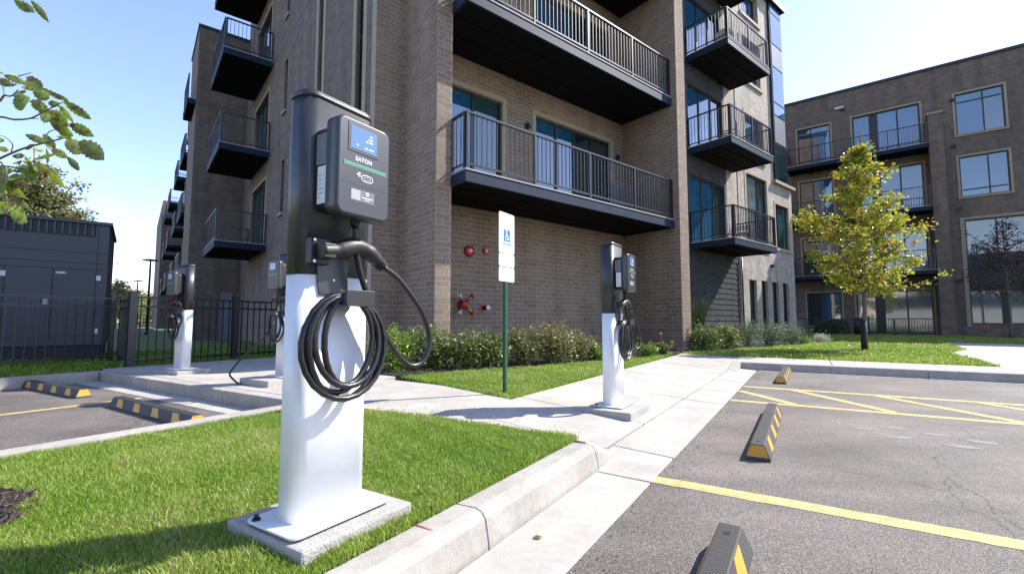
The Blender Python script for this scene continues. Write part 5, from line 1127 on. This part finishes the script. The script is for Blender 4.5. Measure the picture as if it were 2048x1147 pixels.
for i, tw in enumerate(TWIGS):
    p = [Vector(a) for a in tw]
    if i in (0, 2, 3, 5, 10): p = [Vector((-2.3, 1.75, p[0].z - .45)), Vector((-2.1, 1.70, p[0].z - .1))] + p
    c = catmull(p, 4); r0 = .0055 if i in (0, 2, 3, 5, 10) else .0022
    MB().tube(c, [r0 * (1 - .65 * j / len(c)) for j in range(len(c))], 6).build('twig', 'twig', nt_)
rs = random.Random(4)
LEAVES = LEAVES + [(a + rs.uniform(-.05, .02), b + rs.uniform(0, .09), c + rs.uniform(-.03, .03), d + rs.uniform(-.06, .0), e + rs.uniform(0, .09), f + rs.uniform(-.03, .03), w) for a, b, c, d, e, f, w in LEAVES if d < -1.68]
for i, (x0, y0, z0, x1, y1, z1, wide) in enumerate(LEAVES):
    p, q = Vector((x0, y0, z0)), Vector((x1, y1, z1)); d = q - p; L_ = d.length * 1.08; d.normalize()
    n_ = Vector((rs.uniform(-.35, .35), -1, rs.uniform(-.2, .9) if not wide else rs.uniform(-.3, .3))); s = d.cross(n_).normalized(); n_ = s.cross(d).normalized()
    wd = L_ * ((.20 if wide else .13) + rs.uniform(-.02, .04)); wd = max(wd, .010); mb = MB(); vs_ = []; K_ = 14
    for k in range(K_ + 1):
        f = k / K_; prof = (sin(pi * f ** .85) ** .75) * wd * (1 + (.14 if k % 2 else -.10)) if 0 < k < K_ else .0008
        c = p + d * L_ * f + n_ * (-.09 * L_ * sin(pi * f) + rs.uniform(-.002, .002)); cv = wd * .28
        for sx in (-1, 0, 1): vs_.append(c + s * prof * sx + n_ * (cv * (prof / wd) if sx else 0))
    fs_ = [(3 * k + j, 3 * k + j + 1, 3 * k + j + 4, 3 * k + j + 3) for k in range(K_) for j in (0, 1)]
    mb.add(vs_, fs_, True); mb.build('leaf', 'dull leaf' if rs.random() < .4 else 'green leaf', nt_)
fl = MB(); fl.add([(0, 0, .002), (.02, .008, .008), (.045, .002, .003), (.03, -.014, .006), (.01, -.012, .004)], [(0, 1, 3, 4), (1, 2, 3)]); fo = fl.build('fallen_leaf', 'dull leaf', None)
x, y = lotxy(-.98, 1.72); fo.location = (x, y, .012); tag(fo, 'small dry leaf lying in the gutter below the near kerb', 'leaf')

# ---- small litter on the paving: grass clippings and grit, real pieces
def litter(name, label, n, area, z, m, size):
    P = np.stack([rng.uniform(area[0], area[1], n), rng.uniform(area[2], area[3], n)], 1); wx = P[:, 0] * cos(LOT) - P[:, 1] * sin(LOT); wy = P[:, 0] * sin(LOT) + P[:, 1] * cos(LOT)
    B = np.stack([wx, wy, np.full(n, z)], 1); a = rng.uniform(0, 2 * pi, n); l = size * rng.uniform(.4, 1.5, n); w = l * rng.uniform(.08, .35, n)
    d = np.stack([np.cos(a), np.sin(a), np.zeros(n)], 1) * l[:, None]; e = np.stack([-np.sin(a), np.cos(a), np.zeros(n)], 1) * w[:, None]; u = np.array([0, 0, .004])
    V = np.stack([B - d, B + e + u, B + d, B - e + u * .3], 1).reshape(-1, 3); F = np.arange(n)[:, None] * 4 + np.array([[0, 1, 2, 3]])
    o = bpy.data.objects.new(name, np_mesh(name, V, F, m, rng.uniform(.3, 1, n))); COL.objects.link(o); tag(o, label, 'litter', kind='stuff')
litter('clippings', 'grass clippings lying on the sunlit walk beside the near lawn', 300, (-3.9, -1.3, 2.80, 3.1), .152, 'grass blade', .012)
litter('grit', 'grit and small stones gathered along the gutter edge of the asphalt', 900, (-.75, -.60, .8, 9.3), .003, 'mulch', .006)
litter('grit', 'loose grit scattered over the parking lot asphalt', 700, (-.6, 3.2, .8, 9.0), .003, 'mulch', .005)
def chair(label, u, v, z, rz, group):
    r = root('balcony_chair', label, 'chair', u, v, z, BLD, group); r.rotation_euler = (0, 0, BLD + rz); ORG[r.name] = (0, 0, 0)
    MB().box(-.24, .24, -.22, .22, .40, .43).build('seat', 'black metal', r)
    for k in range(6): MB().box(-.22 + k * .083, -.18 + k * .083, .20, .22, .45, .92).build('back_slat', 'black metal', r)
    MB().box(-.24, .24, .195, .225, .90, .95).build('top_rail', 'black metal', r)
    for sx in (-.22, .22):
        for sy in (-.2, .2): MB().box(sx - .018, sx + .018, sy - .018, sy + .018, 0, .40).build('leg', 'black metal', r)
        MB().box(sx - .02, sx + .02, -.22, .2, .62, .65).build('armrest', 'black metal', r)
for u, z, lab in ((16.6, 10.11, 'dark slatted chair on the upper right balcony'), (16.2, 6.745, 'dark slatted chair on the middle right balcony'), (16.9, 3.375, 'dark slatted chair on the lowest right balcony')):
    chair(lab, u, 7.6, z + .236, R(200), 'chairs on the right stack of balconies')
r = root('balcony_table', 'small round pale table tilted on its side on the upper right balcony', 'table', 15.4, 7.3, 10.35, BLD); ORG[r.name] = (0, 0, 0)
MB().tube([(0, 0, .35), (.05, .02, .36)], .3, 20).build('table_top', 'silver print', r); MB().beam((.05, 0, .35), (.4, 0, .1), .04, .04).build('leg', 'black metal', r)
chair('dark slatted chair behind the railing of the middle wide balcony', 9.9, 7.9, 3.375 + .236, R(170), 'chairs on the wide balconies')
